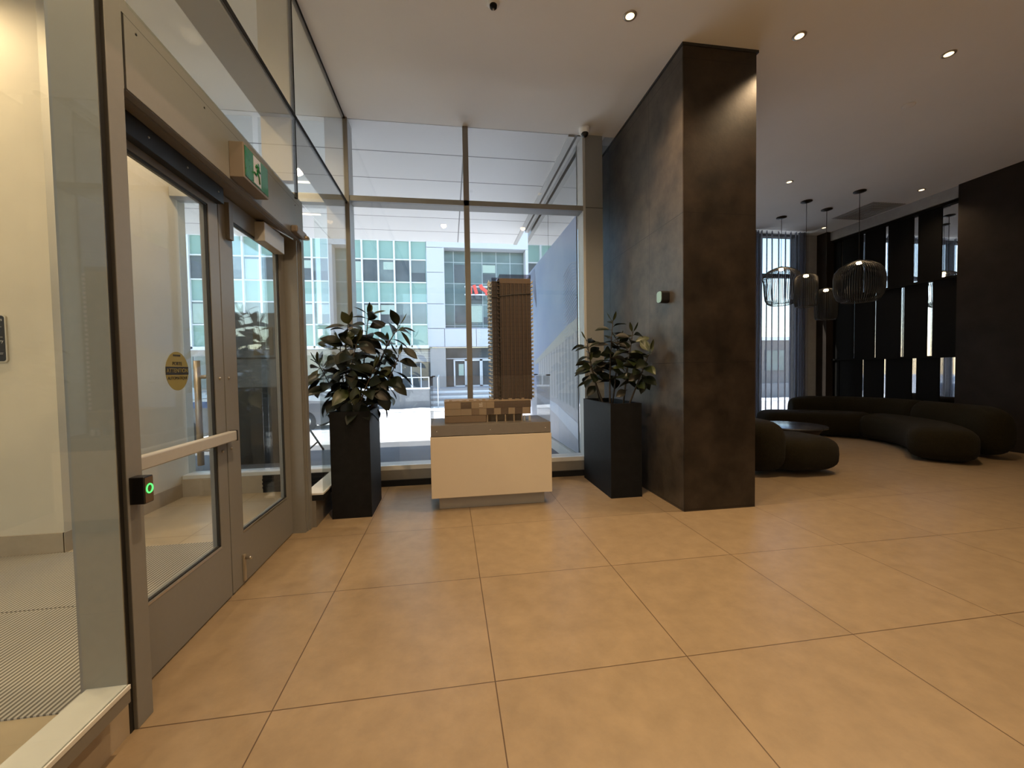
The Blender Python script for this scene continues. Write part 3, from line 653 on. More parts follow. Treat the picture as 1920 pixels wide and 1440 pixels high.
# ------------------------------------------------------------------ planters and plants
def planter(x0, x1, y0, y1, h, label):
    t = thing('planter', label, 'planter', ((x0 + x1) / 2, (y0 + y1) / 2, 0), 'tall charcoal planters by the street window')
    wl = 0.022; g = G()
    O = [(x0, y0), (x1, y0), (x1, y1), (x0, y1)]; I = [(x0 + wl, y0 + wl), (x1 - wl, y0 + wl), (x1 - wl, y1 - wl), (x0 + wl, y1 - wl)]
    V = [(*p, 0) for p in O] + [(*p, h) for p in O] + [(*p, h) for p in I] + [(*p, h - 0.09) for p in I]
    F = [(3, 2, 1, 0)]
    for i in range(4):
        j = (i + 1) % 4; F += [(i, j, 4 + j, 4 + i), (4 + i, 4 + j, 8 + j, 8 + i), (8 + i, 8 + j, 12 + j, 12 + i)]
    g.add(V, F); g.add([(*p, h - 0.09) for p in I], [(0, 1, 2, 3)])
    g.build('pot', M['planter'], t)
    g = G(); g.box(x0 + wl + 0.001, x1 - wl - 0.001, y0 + wl + 0.001, y1 - wl - 0.001, h - 0.088, h - 0.05); g.build('soil', M['soil'], t)
    return t
planter(-0.365, -0.012, 2.212, 2.75, 0.99, 'tall charcoal planter left of the model, under the dense rubber plant')
planter(2.363, 2.703, 2.270, 3.13, 0.985, 'tall charcoal planter right of the model, beside the stone pillar')

def leaf(g, base, d, up, L, W, mi, droop=0.25, fold=0.25):
    """pointed oval leaf from base along d; up is its upper side"""
    d = Vector(d).normalized(); up = Vector(up); s = d.cross(up)
    if s.length < 1e-4: s = d.orthogonal()
    s.normalize(); up = s.cross(d).normalized()
    n = 9; V = []
    prof = [0.05, 0.42, 0.76, 0.95, 1.0, 0.93, 0.74, 0.42, 0.0]
    # petiole
    p0 = Vector(base); pet = 0.14 * L
    g.tube([p0, p0 + d * pet], 0.0035, 4, 3)
    p0 = p0 + d * pet
    for i in range(n):
        u = i / (n - 1); c = p0 + d * (L * u) - up * (droop * L * u * u)
        wv = W * prof[i] / 2
        V += [c - s * wv + up * (fold * wv), c - s * wv * 0.5 + up * (fold * wv * 0.35), c, c + s * wv * 0.5 + up * (fold * wv * 0.35), c + s * wv + up * (fold * wv)]
    F = [[i * 5 + k, i * 5 + k + 1, (i + 1) * 5 + k + 1, (i + 1) * 5 + k] for i in range(n - 1) for k in range(4)]
    g.add(V, F, mi, True)

def bez(a, b, c, n=10):
    a, b, c = Vector(a), Vector(b), Vector(c)
    return [a * (1 - t) ** 2 + b * 2 * t * (1 - t) + c * t * t for t in [i / n for i in range(n + 1)]]

def rubber_plant(loc, stems, extra, label, seed, nleaf, Lr, lim=None):
    rnd = random.Random(seed)
    t = thing('rubber_plant', label, 'plant', loc, 'rubber plants in charcoal planters')
    gs = G(); gl = G()
    def ok(p): return lim is None or (p.x < lim)
    for si, (b, m, tip, t0) in enumerate(stems):
        P = bez(b, m, tip, 14); gs.tube(P, [0.011 - 0.007 * i / 14 for i in range(15)], 6)
        k = nleaf; az = rnd.random() * 6
        for j in range(k):
            u = t0 + (1 - t0) * (j + 0.5) / k; i = min(13, int(u * 14)); f = u * 14 - i
            p = P[i].lerp(P[i + 1], f); ax = (P[i + 1] - P[i]).normalized()
            az += 2.4 + rnd.uniform(-0.35, 0.35)
            o1 = ax.orthogonal().normalized(); o2 = ax.cross(o1); out = o1 * math.cos(az) + o2 * math.sin(az)
            el = rnd.uniform(-0.25, 0.55) + 0.5 * max(0, u - 0.75) * 4 * 0.6
            d = (out + ax * el + Vector((0, 0, -0.75 * max(0, 0.85 - u)))).normalized(); L = rnd.uniform(*Lr) * (1 - 0.25 * max(0, u - 0.8) * 5)
            tipp = p + d * L * 1.25
            if lim is not None and tipp.x > lim: d.x = -abs(d.x); 
            r = rnd.random(); mi = 0 if r < 0.72 else (1 if r < 0.87 else 2)
            leaf(gl, p, d, Vector((0, 0, 1)) + out * 0.7 + Vector((rnd.uniform(-.9, .9), rnd.uniform(-1.1, .5), rnd.uniform(-.3, .3))), L, L * rnd.uniform(0.5, 0.64), mi, rnd.uniform(0.1, 0.45), rnd.uniform(0.15, 0.4))
        for q in range(2):   # young pair at the tip
            a = rnd.random() * 6; leaf(gl, tip, (0.45 * math.cos(a), 0.45 * math.sin(a), 1), (math.cos(a), math.sin(a), 0.3), Lr[0] * 0.8, Lr[0] * 0.25, 1, -0.1, 0.5)
    for (b, d, up, L, W, mi) in extra: leaf(gl, b, d, up, L, W, mi, 0.2, 0.2)
    if lim is not None:   # nothing grows into the stone
        for q in (gs, gl): q.v = [(min(v[0], lim + 0.012), v[1], v[2]) for v in q.v]
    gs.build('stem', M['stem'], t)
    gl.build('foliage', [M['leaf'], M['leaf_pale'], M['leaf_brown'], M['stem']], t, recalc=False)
    return t
B = (-0.19, 2.48, 0.93)
ST = [((-0.22, 2.46, 0.93), (-0.30, 2.42, 1.45), (-0.22, 2.40, 1.80), 0.30),
      ((-0.17, 2.50, 0.93), (-0.10, 2.52, 1.50), (-0.05, 2.50, 1.90), 0.34),
      ((-0.12, 2.48, 0.93), (0.02, 2.48, 1.50), (0.25, 2.46, 1.80), 0.30),
      ((-0.26, 2.44, 0.93), (-0.36, 2.42, 1.15), (-0.49, 2.40, 1.42), 0.40),
      ((-0.10, 2.42, 0.93), (0.10, 2.42, 1.15), (0.24, 2.42, 1.50), 0.25),
      ((-0.20, 2.36, 0.93), (-0.24, 2.30, 1.25), (-0.12, 2.28, 1.62), 0.12),
      ((-0.26, 2.58, 0.93), (-0.36, 2.60, 1.3), (-0.34, 2.58, 1.66), 0.25),
      ((-0.14, 2.60, 0.93), (-0.02, 2.62, 1.3), (0.10, 2.62, 1.62), 0.12),
      ((-0.16, 2.34, 0.93), (-0.10, 2.27, 1.1), (0.03, 2.25, 1.38), 0.12)]
EX = [((-0.22, 2.40, 1.80), (-1, -0.2, 0.0), (0, -0.5, 1), 0.19, 0.095, 2), ((-0.20, 2.38, 1.80), (-0.3, -0.5, 0.75), (0, -1, 0.4), 0.13, 0.085, 1),
      ((-0.20, 2.38, 1.76), (0.05, -0.6, -0.7), (0, -1, 0.4), 0.13, 0.10, 1), ((-0.05, 2.5, 1.90), (0.9, -0.2, 0.45), (0, -0.6, 1), 0.16, 0.06, 1),
      ((-0.05, 2.5, 1.87), (0.9, -0.3, -0.25), (0, -0.5, 1), 0.16, 0.08, 2), ((-0.05, 2.5, 1.88), (-0.8, -0.1, 0.2), (0, -0.4, 1), 0.14, 0.06, 0),
      ((-0.05, 2.5, 1.92), (-0.7, 0, 0.55), (0, -0.4, 1), 0.14, 0.03, 0), ((0.25, 2.46, 1.79), (0.95, 0, -0.12), (0, -0.5, 1), 0.14, 0.055, 2),
      ((0.25, 2.46, 1.77), (0.6, -0.1, -0.75), (0.5, -0.6, 0.4), 0.17, 0.05, 0), ((0.24, 2.46, 1.82), (-0.4, -0.1, 0.8), (0, -0.8, 0.4), 0.12, 0.03, 0),
      ((-0.14, 2.36, 1.66), (0.75, -0.4, -0.5), (0, -1, 0.3), 0.21, 0.11, 2), ((-0.24, 2.38, 1.64), (-0.9, -0.2, 0.1), (0, -0.6, 1), 0.22, 0.11, 0),
      ((-0.22, 2.34, 1.60), (-0.15, -0.4, -0.8), (0, -1, 0.3), 0.22, 0.15, 0), ((-0.49, 2.4, 1.40), (0.9, -0.2, -0.15), (0, -0.6, 1), 0.18, 0.09, 2),
      ((-0.49, 2.4, 1.40), (-0.5, -0.2, -0.75), (-0.3, -0.8, 0.3), 0.16, 0.08, 1), ((-0.45, 2.4, 1.33), (-0.6, -0.2, -0.6), (0, -0.6, 0.8), 0.22, 0.07, 0),
      ((-0.49, 2.4, 1.42), (0.15, 0, 0.9), (0, -1, 0), 0.13, 0.035, 0), ((-0.16, 2.28, 1.40), (0.0, -0.3, -0.9), (0, -1, 0.1), 0.18, 0.10, 1),
      ((0.20, 2.40, 1.42), (-0.7, -0.3, -0.55), (0, -1, 0.4), 0.17, 0.09, 1), ((0.26, 2.42, 1.60), (0.8, -0.2, -0.5), (0, -0.7, 0.7), 0.18, 0.09, 0),
      ((-0.13, 2.27, 1.24), (-0.1, -0.2, -0.9), (0, -1, 0.1), 0.17, 0.10, 1), ((0.10, 2.36, 1.20), (0.1, -0.2, -0.9), (0, -1, 0.1), 0.20, 0.11, 0),
      ((-0.02, 2.30, 1.18), (0.8, -0.2, -0.35), (0, -1, 0.6), 0.18, 0.09, 2), ((-0.28, 2.34, 1.22), (-0.05, -0.2, -0.9), (0, -1, 0.1), 0.22, 0.14, 0),
      ((-0.12, 2.30, 1.16), (0.1, -0.15, -0.9), (0, -1, 0.1), 0.20, 0.13, 0), ((0.14, 2.40, 1.30), (0.65, -0.2, -0.6), (0, -0.8, 0.5), 0.22, 0.11, 0),
      ((0.06, 2.34, 1.24), (0.3, -0.2, -0.85), (0, -1, 0.2), 0.24, 0.13, 0), ((-0.20, 2.32, 1.10), (-0.15, -0.15, -0.5), (0, -1, 0.3), 0.16, 0.12, 0)]
rubber_plant(B, ST, EX, 'dense bushy rubber plant left of the model, dark against the window', 11, 17, (0.17, 0.235))
ST2 = [((2.50, 2.62, 0.93), (2.50, 2.64, 1.4), (2.54, 2.62, 1.86), 0.42), ((2.60, 2.50, 0.93), (2.62, 2.45, 1.3), (2.68, 2.42, 1.72), 0.36),
       ((2.62, 2.42, 0.93), (2.70, 2.34, 1.2), (2.775, 2.22, 1.52), 0.45), ((2.46, 2.70, 0.93), (2.36, 2.72, 1.2), (2.30, 2.70, 1.42), 0.45),
       ((2.48, 2.85, 0.93), (2.40, 2.9, 1.3), (2.34, 2.92, 1.68), 0.5), ((2.58, 2.75, 0.93), (2.64, 2.75, 1.3), (2.64, 2.72, 1.66), 0.4)]
EX2 = [((2.30, 2.68, 1.38), (-0.9, -0.2, -0.35), (0, -0.4, 1), 0.20, 0.07, 0), ((2.32, 2.70, 1.60), (-0.95, -0.1, -0.1), (0, -0.4, 1), 0.18, 0.06, 0),
       ((2.54, 2.60, 1.66), (0.9, -0.2, 0.35), (0, -0.6, 1), 0.20, 0.08, 0), ((2.68, 2.42, 1.62), (0.75, -0.2, 0.3), (0, -0.8, 0.7), 0.17, 0.08, 1),
       ((2.62, 2.44, 1.50), (0.9, -0.25, 0.15), (0, -0.7, 0.8), 0.16, 0.09, 1), ((2.56, 2.48, 1.44), (0.8, -0.2, 0.1), (0, -0.8, 0.7), 0.17, 0.06, 2),
       ((2.62, 2.44, 1.12), (-0.7, -0.3, -0.3), (0, -1, 0.5), 0.14, 0.085, 2), ((2.77, 2.22, 1.48), (0.1, -0.1, 0.9), (-0.6, -0.8, 0.1), 0.12, 0.06, 1),
       ((2.72, 2.32, 1.30), (0.3, -0.2, -0.6), (0, -1, 0.4), 0.18, 0.10, 0), ((2.74, 2.30, 1.28), (-0.15, -0.2, -0.8), (0, -1, 0.3), 0.18, 0.10, 0),
       ((2.48, 2.60, 1.42), (-0.8, -0.2, -0.2), (0, -0.7, 0.8), 0.16, 0.08, 2), ((2.60, 2.46, 1.32), (-0.4, -0.2, 0.55), (0, -1, 0.3), 0.15, 0.07, 1)]
rubber_plant((2.53, 2.66, 0.93), ST2, EX2, 'sparser rubber plant with bare stems beside the stone pillar', 23, 16, (0.15, 0.21), 2.85)

# ------------------------------------------------------------------ model on its pedestal
PX0, PX1, PY0, PY1 = 0.538, 1.720, 2.21, 2.84
t = thing('display_pedestal', 'cream box pedestal on a recessed plinth under the tower model', 'pedestal', (1.13, 2.5, 0))
G().box(PX0 + 0.07, PX1 - 0.06, 2.30, PY1 - 0.06, 0, 0.132).build('plinth', M['case_plinth'], t)
G().box(PX0, PX1, PY0, PY1, 0.132, 0.722, bev=0.003).build('box', M['case_white'], t)
t = thing('architectural_model', 'wooden scale model of a tall tower rising from a podium building', 'model', (1.13, 2.5, 0.73))
g = G(); g.box(PX0 + 0.006, PX1 - 0.006, PY0 + 0.004, PY1 - 0.004, 0.728, 0.832, bev=0.002); bs = g.build('base', M['case_lid'], t)
for x in (0.60, 1.11, 1.66): G().lathe((x, PY0 + 0.004, 0.775), [(0.005, 0), (0.004, -0.004)], 8, axis=1).build('screw', M['steel'], bs)
QX0, QX1, QY0, QY1, QZ0, QZ1 = 0.675, 1.553, 2.345, 2.72, 0.832, 1.046
g = G(); g.box(QX0, 1.09, QY0 + 0.012, QY1, QZ0, QZ1 - 0.006); g.box(1.09, QX1 - 0.085, QY0 + 0.09, QY1, QZ0, 0.905); g.box(1.09, QX1 - 0.012, QY0 + 0.012, QY1, 0.905, QZ1 - 0.006)
pod = g.build('podium', M['wood_mid'], t)
G().box(QX0 - 0.004, QX1 + 0.003, QY0 + 0.004, QY1 + 0.004, QZ1 - 0.006, QZ1).build('roof_edge', M['wood_light'], pod)
cells = [(QX0, 0.835, 0, 'wood_light'), (0.835, 0.94, 0, 'wood_dark'), (0.94, 1.09, 0, 'wood_light'), (1.09, 1.17, 0, 'wood_light'), (1.17, 1.545, 0, 'wood_dark'),
         (QX0, 0.835, 1, 'wood_light'), (0.835, 0.94, 1, 'wood_light'), (0.94, 1.015, 1, 'wood_mid'), (1.015, 1.09, 1, 'wood_light'), (1.09, 1.165, 1, 'wood_dark'), (1.165, 1.235, 1, 'wood_light'),
         (1.235, 1.31, 1, 'wood_dark'), (1.31, 1.38, 1, 'wood_light'), (1.38, 1.455, 1, 'wood_dark'), (1.455, 1.53, 1, 'wood_light'), (QX0, 1.085, 2, 'wood_mid')]
zr = [(0.974, 1.038), (0.908, 0.972), (0.838, 0.904)]
for a, b, r, mm in cells:
    G().box(a + 0.001, b - 0.001, QY0, QY0 + 0.011, *zr[r]).build('facade_panel', M[mm], pod)
for x in (1.093, 1.185, 1.275, 1.362, 1.445): G().box(x, x + 0.012, QY0 + 0.004, QY0 + 0.018, QZ0, 0.905).build('column', M['wood_light'], pod)
text_mesh('lettering', 'u2', 0.034, face_y(1.035, QY0 - 0.0005, 1.018), M['lettering'], pod, 0.0006)
g = G()
for k in range(4): g.box(1.018 + 0.009 * k, 1.024 + 0.009 * k, QY0 - 0.001, QY0, 0.992, 0.999)
g.build('small_print', M['lettering'], pod)
# tower
TY0, TY1 = 2.43, 2.70
g = G(); g.box(1.253, 1.575, TY0, TY1, 1.046, 2.285, 0); tw = g.build('tower', [M['tower_wood']], t)
G().box(1.255, 1.573, TY0 - 0.003, TY0, 2.235, 2.285).build('crown_screen', M['wood_dark'], tw)
for k in range(7): G().box(1.275 + k * 0.042, 1.283 + k * 0.042, TY0 - 0.006, TY0, 1.05, 2.235).build('rib', M['balcony_wood'], tw)
g = G(); g.box(1.175, 1.253, TY0 + 0.03, TY1, 1.046, 2.262); lw = g.build('tower_wing', M['tower_glass'], t)
g = G(); g.box(1.253, 1.578, TY0 - 0.002, TY0 + 0.002, 2.287, 2.325); g.box(1.574, 1.578, TY0, TY1, 2.287, 2.325); g.box(1.253, 1.257, TY0, TY1, 2.287, 2.325); g.build('glass_parapet', M['parapet'], tw)
g = G(); g.box(1.175, 1.251, TY0 + 0.028, TY0 + 0.031, 2.264, 2.297); g.build('glass_parapet', M['parapet'], lw)
NF = 30
def stack(x0, x1, y0, y1, name, mm, par):
    g = G()
    for k in range(NF):
        z = 1.06 + k * 0.041; g.box(x0, x1, y0, y1, z, z + 0.005); g.box(x0, x0 + 0.004, y0, y1, z + 0.005, z + 0.022) if x0 < 1.24 else g.box(x1 - 0.004, x1, y0, y1, z + 0.005, z + 0.022)
    g.build(name, mm, par)
stack(1.146, 1.175, TY0 + 0.035, TY1 - 0.05, 'balcony_stack', M['balcony'], lw)
stack(1.575, 1.600, TY0 + 0.01, TY1 - 0.05, 'balcony_stack', M['balcony'], tw)
stack(1.232, 1.2535, TY0 - 0.008, TY0 + 0.028, 'balcony_stack', M['balcony_wood'], tw)
g = G(); g.tube([(1.17, TY0 + 0.026, 2.098), (1.250, TY0 + 0.026, 2.096), (1.252, TY0 - 0.004, 2.10), (1.40, TY0 - 0.006, 2.122), (1.578, TY0 - 0.004, 2.13)], 0.004, 6); g.build('black_cord', M['black'], tw)
G().box(QX0 + 0.02, QX1 - 0.02, QY0 + 0.02, QY1 - 0.02, QZ1, QZ1 + 0.004).build('roof_terrace', M['wood_light'], pod)
rr = random.Random(3)
for k in range(12):
    x = 0.72 + 0.066 * k + rr.uniform(0, 0.01); G().box(x, x + rr.uniform(0.012, 0.045), QY0 + 0.03, QY0 + 0.05, QZ1, QZ1 + rr.uniform(0.006, 0.02)).build('roof_bench', M['wood_light'], pod)
for x in (1.47, 1.525): G().box(x, x + 0.018, QY0 + 0.02, QY0 + 0.038, QZ0, 0.885).build('white_totem', M['balcony'], t)
# acrylic guard
t = thing('acrylic_guard', 'clear acrylic guard panels with black corner clips around the model', 'display guard', (1.13, 2.5, 0.83))
for a in ((PX0 + 0.012, PX1 - 0.012, PY0 + 0.008, PY0 + 0.013), (PX0 + 0.012, PX1 - 0.012, PY1 - 0.013, PY1 - 0.008)):
    G().box(*a, 0.832, 1.298).build('panel', M['acrylic'], t)
for a in ((PX0 + 0.007, PX0 + 0.012), (PX1 - 0.012, PX1 - 0.007)):
    G().box(*a, PY0 + 0.008, PY1 - 0.008, 0.832, 1.298).build('panel', M['acrylic'], t)
for x in (PX0 + 0.004, PX1 - 0.040):
    for y in (PY0 + 0.003, PY1 - 0.038): G().box(x, x + 0.036, y, y + 0.035, 1.290, 1.302).build('corner_clip', M['black'], t)

# ------------------------------------------------------------------ lounge furniture
def spline(pts, n=10):
    P = [Vector(p) for p in pts]; out = []
    for i in range(len(P) - 1):
        p0, p1, p2, p3 = P[max(i - 1, 0)], P[i], P[i + 1], P[min(i + 2, len(P) - 1)]
        for k in range(n):
            t = k / n
            out.append(0.5 * ((2 * p1) + (-p0 + p2) * t + (2 * p0 - 5 * p1 + 4 * p2 - p3) * t * t + (-p0 + 3 * p1 - 3 * p2 + p3) * t ** 3))
    out.append(P[-1]); return out
def sweep(g, path, prof, endround=(0.16, 0.16)):
    """prof: closed (offset outwards, z); path runs so that outwards is on its left side; ends swell in softly"""
    n = len(path); m = len(prof); V = []
    cu = sum(p[0] for p in prof) / m; cz = sum(p[1] for p in prof) / m
    ln = [0]
    for i in range(1, n): ln.append(ln[-1] + (path[i] - path[i - 1]).length)
    for i, p in enumerate(path):
        t = (path[min(i + 1, n - 1)] - path[max(i - 1, 0)]).normalized(); o = Vector((-t.y, t.x))
        s = 1.0
        for e, dd in ((0, ln[i]), (1, ln[-1] - ln[i])):
            if dd < endround[e]: s = min(s, math.sqrt(max(0.0, 1 - (1 - dd / endround[e]) ** 2)) * 0.55 + 0.45 if endround[e] > 0.1 else math.sqrt(max(0.0, 1 - (1 - dd / endround[e]) ** 2)) * 0.12 + 0.88)
        for (u, z) in prof:
            q = p + o * (cu + (u - cu) * s); V.append((q.x, q.y, max(0.02, cz + (z - cz) * s)))
    F = [[i * m + k, i * m + (k + 1) % m, (i + 1) * m + (k + 1) % m, (i + 1) * m + k] for i in range(n - 1) for k in range(m)]
    F += [list(range(m))[::-1], [(n - 1) * m + k for k in range(m)]]
    g.add(V, F, 0, True)
def superellipse(u0, u1, z0, z1, e=3.2, n=28):
    P = []
    for k in range(n):
        a = 2 * PI * k / n; c, s = math.cos(a), math.sin(a)
        P.append(((u0 + u1) / 2 + (u1 - u0) / 2 * math.copysign(abs(c) ** (2 / e), c), (z0 + z1) / 2 + (z1 - z0) / 2 * math.copysign(abs(s) ** (2 / e), s)))
    return P
t = thing('curved_sofa', 'long curved dark olive boucle sofa in front of the mirrored wall', 'sofa', (8.0, 4.3, 0))
# path runs from the right-hand end to the window end with outwards on its right: mirrored offsets
inner = spline([(6.98, 3.02), (7.50, 3.46), (7.84, 3.98), (7.92, 4.52), (7.56, 4.93), (7.1, 5.16), (6.78, 5.27)], 8)
cut = 24
for (a, b) in ((0, cut), (cut, len(inner) - 1)):
    g = G(); sweep(g, inner[a:b + 1], superellipse(-0.70, 0.0, 0.02, 0.47, 3.4), (0.22, 0.06) if a == 0 else (0.06, 0.22)); g.build('seat', M['olive'], t)
back = spline([(7.52, 3.02), (7.66, 3.3), (7.84, 3.98), (7.94, 4.52), (7.62, 4.93), (7.36, 5.07)], 8)
cut = 19
for (a, b) in ((2, cut), (cut, len(back) - 1)):
    g = G(); sweep(g, back[a:b + 1], superellipse(-0.88, -0.48, 0.03, 0.73, 2.6), (0.24, 0.08) if a == 2 else (0.08, 0.24)); g.build('backrest', M['olive'], t)
t = thing('lounge_chair', 'low dark olive lounge chair half hidden by the pillar', 'armchair', (4.9, 2.95, 0))
def pillow(x0, x1, y0, y1, z0, z1, e=2.8, top=1.0):
    g = G(); nu, nv = 28, 16; V = []
    for j in range(nv + 1):
        ph = -PI / 2 + PI * j / nv; cz = math.copysign(abs(math.sin(ph)) ** (2 / e), math.sin(ph)); cr = abs(math.cos(ph)) ** (2 / e)
        for i in range(nu):
            a = 2 * PI * i / nu; c, s = math.cos(a), math.sin(a)
            V.append(((x0 + x1) / 2 + (x1 - x0) / 2 * cr * math.copysign(abs(c) ** (2 / e), c), (y0 + y1) / 2 + (y1 - y0) / 2 * cr * math.copysign(abs(s) ** (2 / e), s), (z0 + z1) / 2 + (z1 - z0) / 2 * cz))
    F = [[j * nu + i, j * nu + (i + 1) % nu, (j + 1) * nu + (i + 1) % nu, (j + 1) * nu + i] for j in range(nv) for i in range(nu)]
    g.add(V, F, 0, True); return g
pillow(4.66, 5.53, 2.52, 3.40, 0.03, 0.47, 3.4).build('seat', M['olive'], t)
pillow(4.33, 4.80, 2.58, 3.50, 0.03, 0.68, 3.4).build('backrest', M['olive'], t)
t = thing('coffee_table', 'round dark coffee table between lounge chair and curved sofa', 'table', (6.15, 4.12, 0))
G().lathe((6.15, 4.12, 0), [(0.48, 0.355), (0.52, 0.365), (0.52, 0.385), (0.50, 0.39)], 48).build('top', M['table'], t)
G().lathe((6.15, 4.12, 0), [(0.22, 0.0), (0.26, 0.04), (0.44, 0.33), (0.46, 0.3545)], 40).build('base', M['dark_wall'], t)

# ------------------------------------------------------------------ outside
SO = struct('ceiling_soffit', 'white panelled canopy soffit outside the street window', 'soffit', (-2, 5.5, H))
G().box(-12, 2.26, 3.30, 7.72, H, H + 0.35).build('panels', M['soffit'], SO)
G().box(2.26, 2.34, 3.30, 7.72, H - 0.02, H + 0.3).build('edge_channel', M['alu_light'], SO)
G().box(2.38, 2.44, 3.30, 6.9, H - 0.01, H + 0.3).build('edge_channel', M['alu_light'], SO)
G().box(2.34, 2.38, 3.30, 6.9, H + 0.05, H + 0.3).build('channel_bed', M['white_paint'], SO)
G().box(2.44, 9.6, 3.30, 6.62, H + 0.2, H + 0.4).build('roof_edge', M['white_paint'], SO)
G().box(-12, 9.6, -6.7, 7.0, H + 0.4, H + 5.0).build('upper_mass_added', M['facade_white'], SO)  # unseen building mass, added above the ceiling to stop sky light
for (x0, x1, y) in ((-2.9, -1.25, 5.0), (-3.1, -1.55, 6.32)):
    o = G().box(x0, x1, y - 0.03, y + 0.03, H - 0.008, H - 0.001).build('linear_light', M['strip_light'])
    tag(o, 'short linear light in the canopy soffit ' + ('nearer the glass' if y < 6 else 'nearer the street'), 'light')
# mural glass wall
w8 = struct('window_8', 'glass wall outside carrying a printed blue mural', 'window', (2.42, 5.1, 0))
g = G(); g.box(2.42, 2.432, 3.5, 5.03, 0.2, H); g.box(2.42, 2.432, 5.05, 6.8, 0.2, H); g.build('pane', M['refl_glass'], w8)
G().box(2.42, 2.436, 5.03, 5.05, 0.2, H).build('joint', M['charcoal'], w8)
G().box(2.38, 2.46, 3.49, 6.8, 0.05, 0.2).build('sill', M['alu_light'], w8)
mu = G().box(2.412, 2.418, 3.5, 6.78, 0.22, 3.36).build('mural', M['mural'], w8)
xm = 2.4115
def mflat(pts, nm, mm, dx=0.0): return G().prism(pts, xm - 0.0012 - dx, xm - dx, 0).build(nm, M[mm], mu)
mflat([(3.5, 1.95), (3.9, 1.86), (5.9, 1.50), (5.9, 1.0), (5.2, 0.95), (3.5, 0.80)], 'printed_building', 'mural_build')
mflat([(3.5, 2.02), (3.9, 1.98), (6.2, 1.52), (6.2, 1.44), (3.9, 1.80), (3.5, 1.86)], 'printed_roof', 'mural_roof', 0.0015)
mflat([(3.5, 0.80), (5.2, 0.95), (6.78, 0.98), (6.78, 0.22), (3.5, 0.22)], 'printed_ground', 'mural_ground')
mflat([(3.5, 0.62), (4.6, 0.80), (6.2, 0.90), (6.2, 0.84), (4.6, 0.62), (3.5, 0.40)], 'printed_path', 'mural_line', 0.0015)
g = G()
for k in range(20):
    g.tube([(xm - 0.001, 3.5 + 0.08 * q, 2.75 - 0.042 * k + 0.05 * math.sin(q * 0.55 + k * 0.1) - 0.012 * q * k / 12) for q in range(9)], 0.0035, 4)
for k in range(16):
    g.tube([(xm - 0.001, 3.5 + 0.08 * q, 0.62 - 0.018 * k + 0.03 * math.sin(q * 0.6) + 0.02 * q) for q in range(8)], 0.0022, 4)
for k in range(8):
    g.tube([(xm - 0.001, 6.7 - 0.06 * k - 0.02 * k, 3.32), (xm - 0.001, 6.0, 2.55 + 0.02 * k)], 0.004, 4)
g.build('printed_wave', M['mural_line'], mu)
# ground
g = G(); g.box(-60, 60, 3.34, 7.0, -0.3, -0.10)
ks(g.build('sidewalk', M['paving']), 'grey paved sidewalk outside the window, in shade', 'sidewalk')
g = G(); V = [(-90, 7.0, -0.14), (90, 7.0, -0.14), (90, 24.0, -0.95), (-90, 24.0, -0.95), (90, 90, -1.2), (-90, 90, -1.2)]
g.add(V, [(0, 1, 2, 3), (3, 2, 4, 5)])
ks(g.build('road', M['road']), 'sunlit dusty street with melting snow', 'road')
g = G(); g.box(-90, 90, -60, -6.7, -0.3, -0.12)
ks(g.build('road_rear', M['road']), 'street behind the lobby', 'road')
g = G(); V = []; nx, ny = 90, 8
for j in range(ny + 1):
    for i in range(nx + 1):
        x = -45 + 90 * i / nx; y = 20.2 + 3.4 * j / ny
        V.append((x, y, -0.93 + 0.0476 * (24 - y) + 0.13 * math.sin(PI * j / ny) * (0.6 + 0.4 * math.sin(x * 1.7) * math.sin(x * 0.6 + j))))
g.add(V, [[j * (nx + 1) + i, j * (nx + 1) + i + 1, (j + 1) * (nx + 1) + i + 1, (j + 1) * (nx + 1) + i] for j in range(ny) for i in range(nx)], 0, True)
o = g.build('snow', M['snow']); o['kind'] = 'stuff'; tag(o, 'bright snow lying along the far kerb', 'snow')

# ---- building across the street
FB = 30.0
bl = thing('office_building', 'office block across the street with green glass bays and white panels', 'building', (0, FB, 0))
MODW = 1.158; XE = -0.86
G().box(-19.5, XE, FB + 0.15, FB + 8, 3.2, 20).build('wall', M['green_glass'], bl)
rb = random.Random(5)
for i in range(16):
    x1 = XE - MODW * i; x0 = x1 - MODW
    for (z0, z1) in ((8.17, 9.70), (5.02, 6.50), (11.3, 12.9)):
        pw = G().box(x0 + 0.06, x1 - 0.06, FB + 0.10, FB + 0.15, z0, z1).build('window', M['dark_window'] if rb.random() < 0.35 else M['pale_window'], bl)
        r = rb.random()
        if r < 0.45: G().box(x0 + (0.35 if rb.random() < .5 else 0.1), x1 - 0.08, FB + 0.085, FB + 0.10, z0 + (z1 - z0) * rb.choice((0.0, 0.45, 0.55)), z1 - 0.12).build('blind', M['blind'], pw)
        elif r < 0.8: G().box(x0 + 0.07, x1 - 0.07, FB + 0.085, FB + 0.10, z0, z0 + (z1 - z0) * 0.42).build('dark_pane', M['dark_window'], pw)
    G().box(x0 - 0.06, x0 + 0.06, FB - 0.05, FB + 0.15, 3.2, 20).build('mullion', M['mull_white'], bl)
for z in (4.92, 6.55, 8.09, 9.78, 11.2): G().box(-19.4, XE, FB + 0.06, FB + 0.15, z - 0.045, z + 0.045).build('transom', M['mull_white'], bl)
G().box(-19.5, XE + 0.1, FB - 0.05, FB + 1.0, 3.13, 3.36).build('sill_band', M['mull_white'], bl)
for (z0, z1) in ((3.24, 4.60), (4.64, 6.47), (6.51, 8.84), (8.88, 10.72)):
    G().box(-0.82, 0.40, FB, FB + 0.4, z0, z1).build('white_panel', M['facade_white'], bl)
G().box(-0.84, 7.6, FB + 0.10, FB + 0.4, 3.2, 4.7).build('panel_backing', M['facade_joint'], bl)
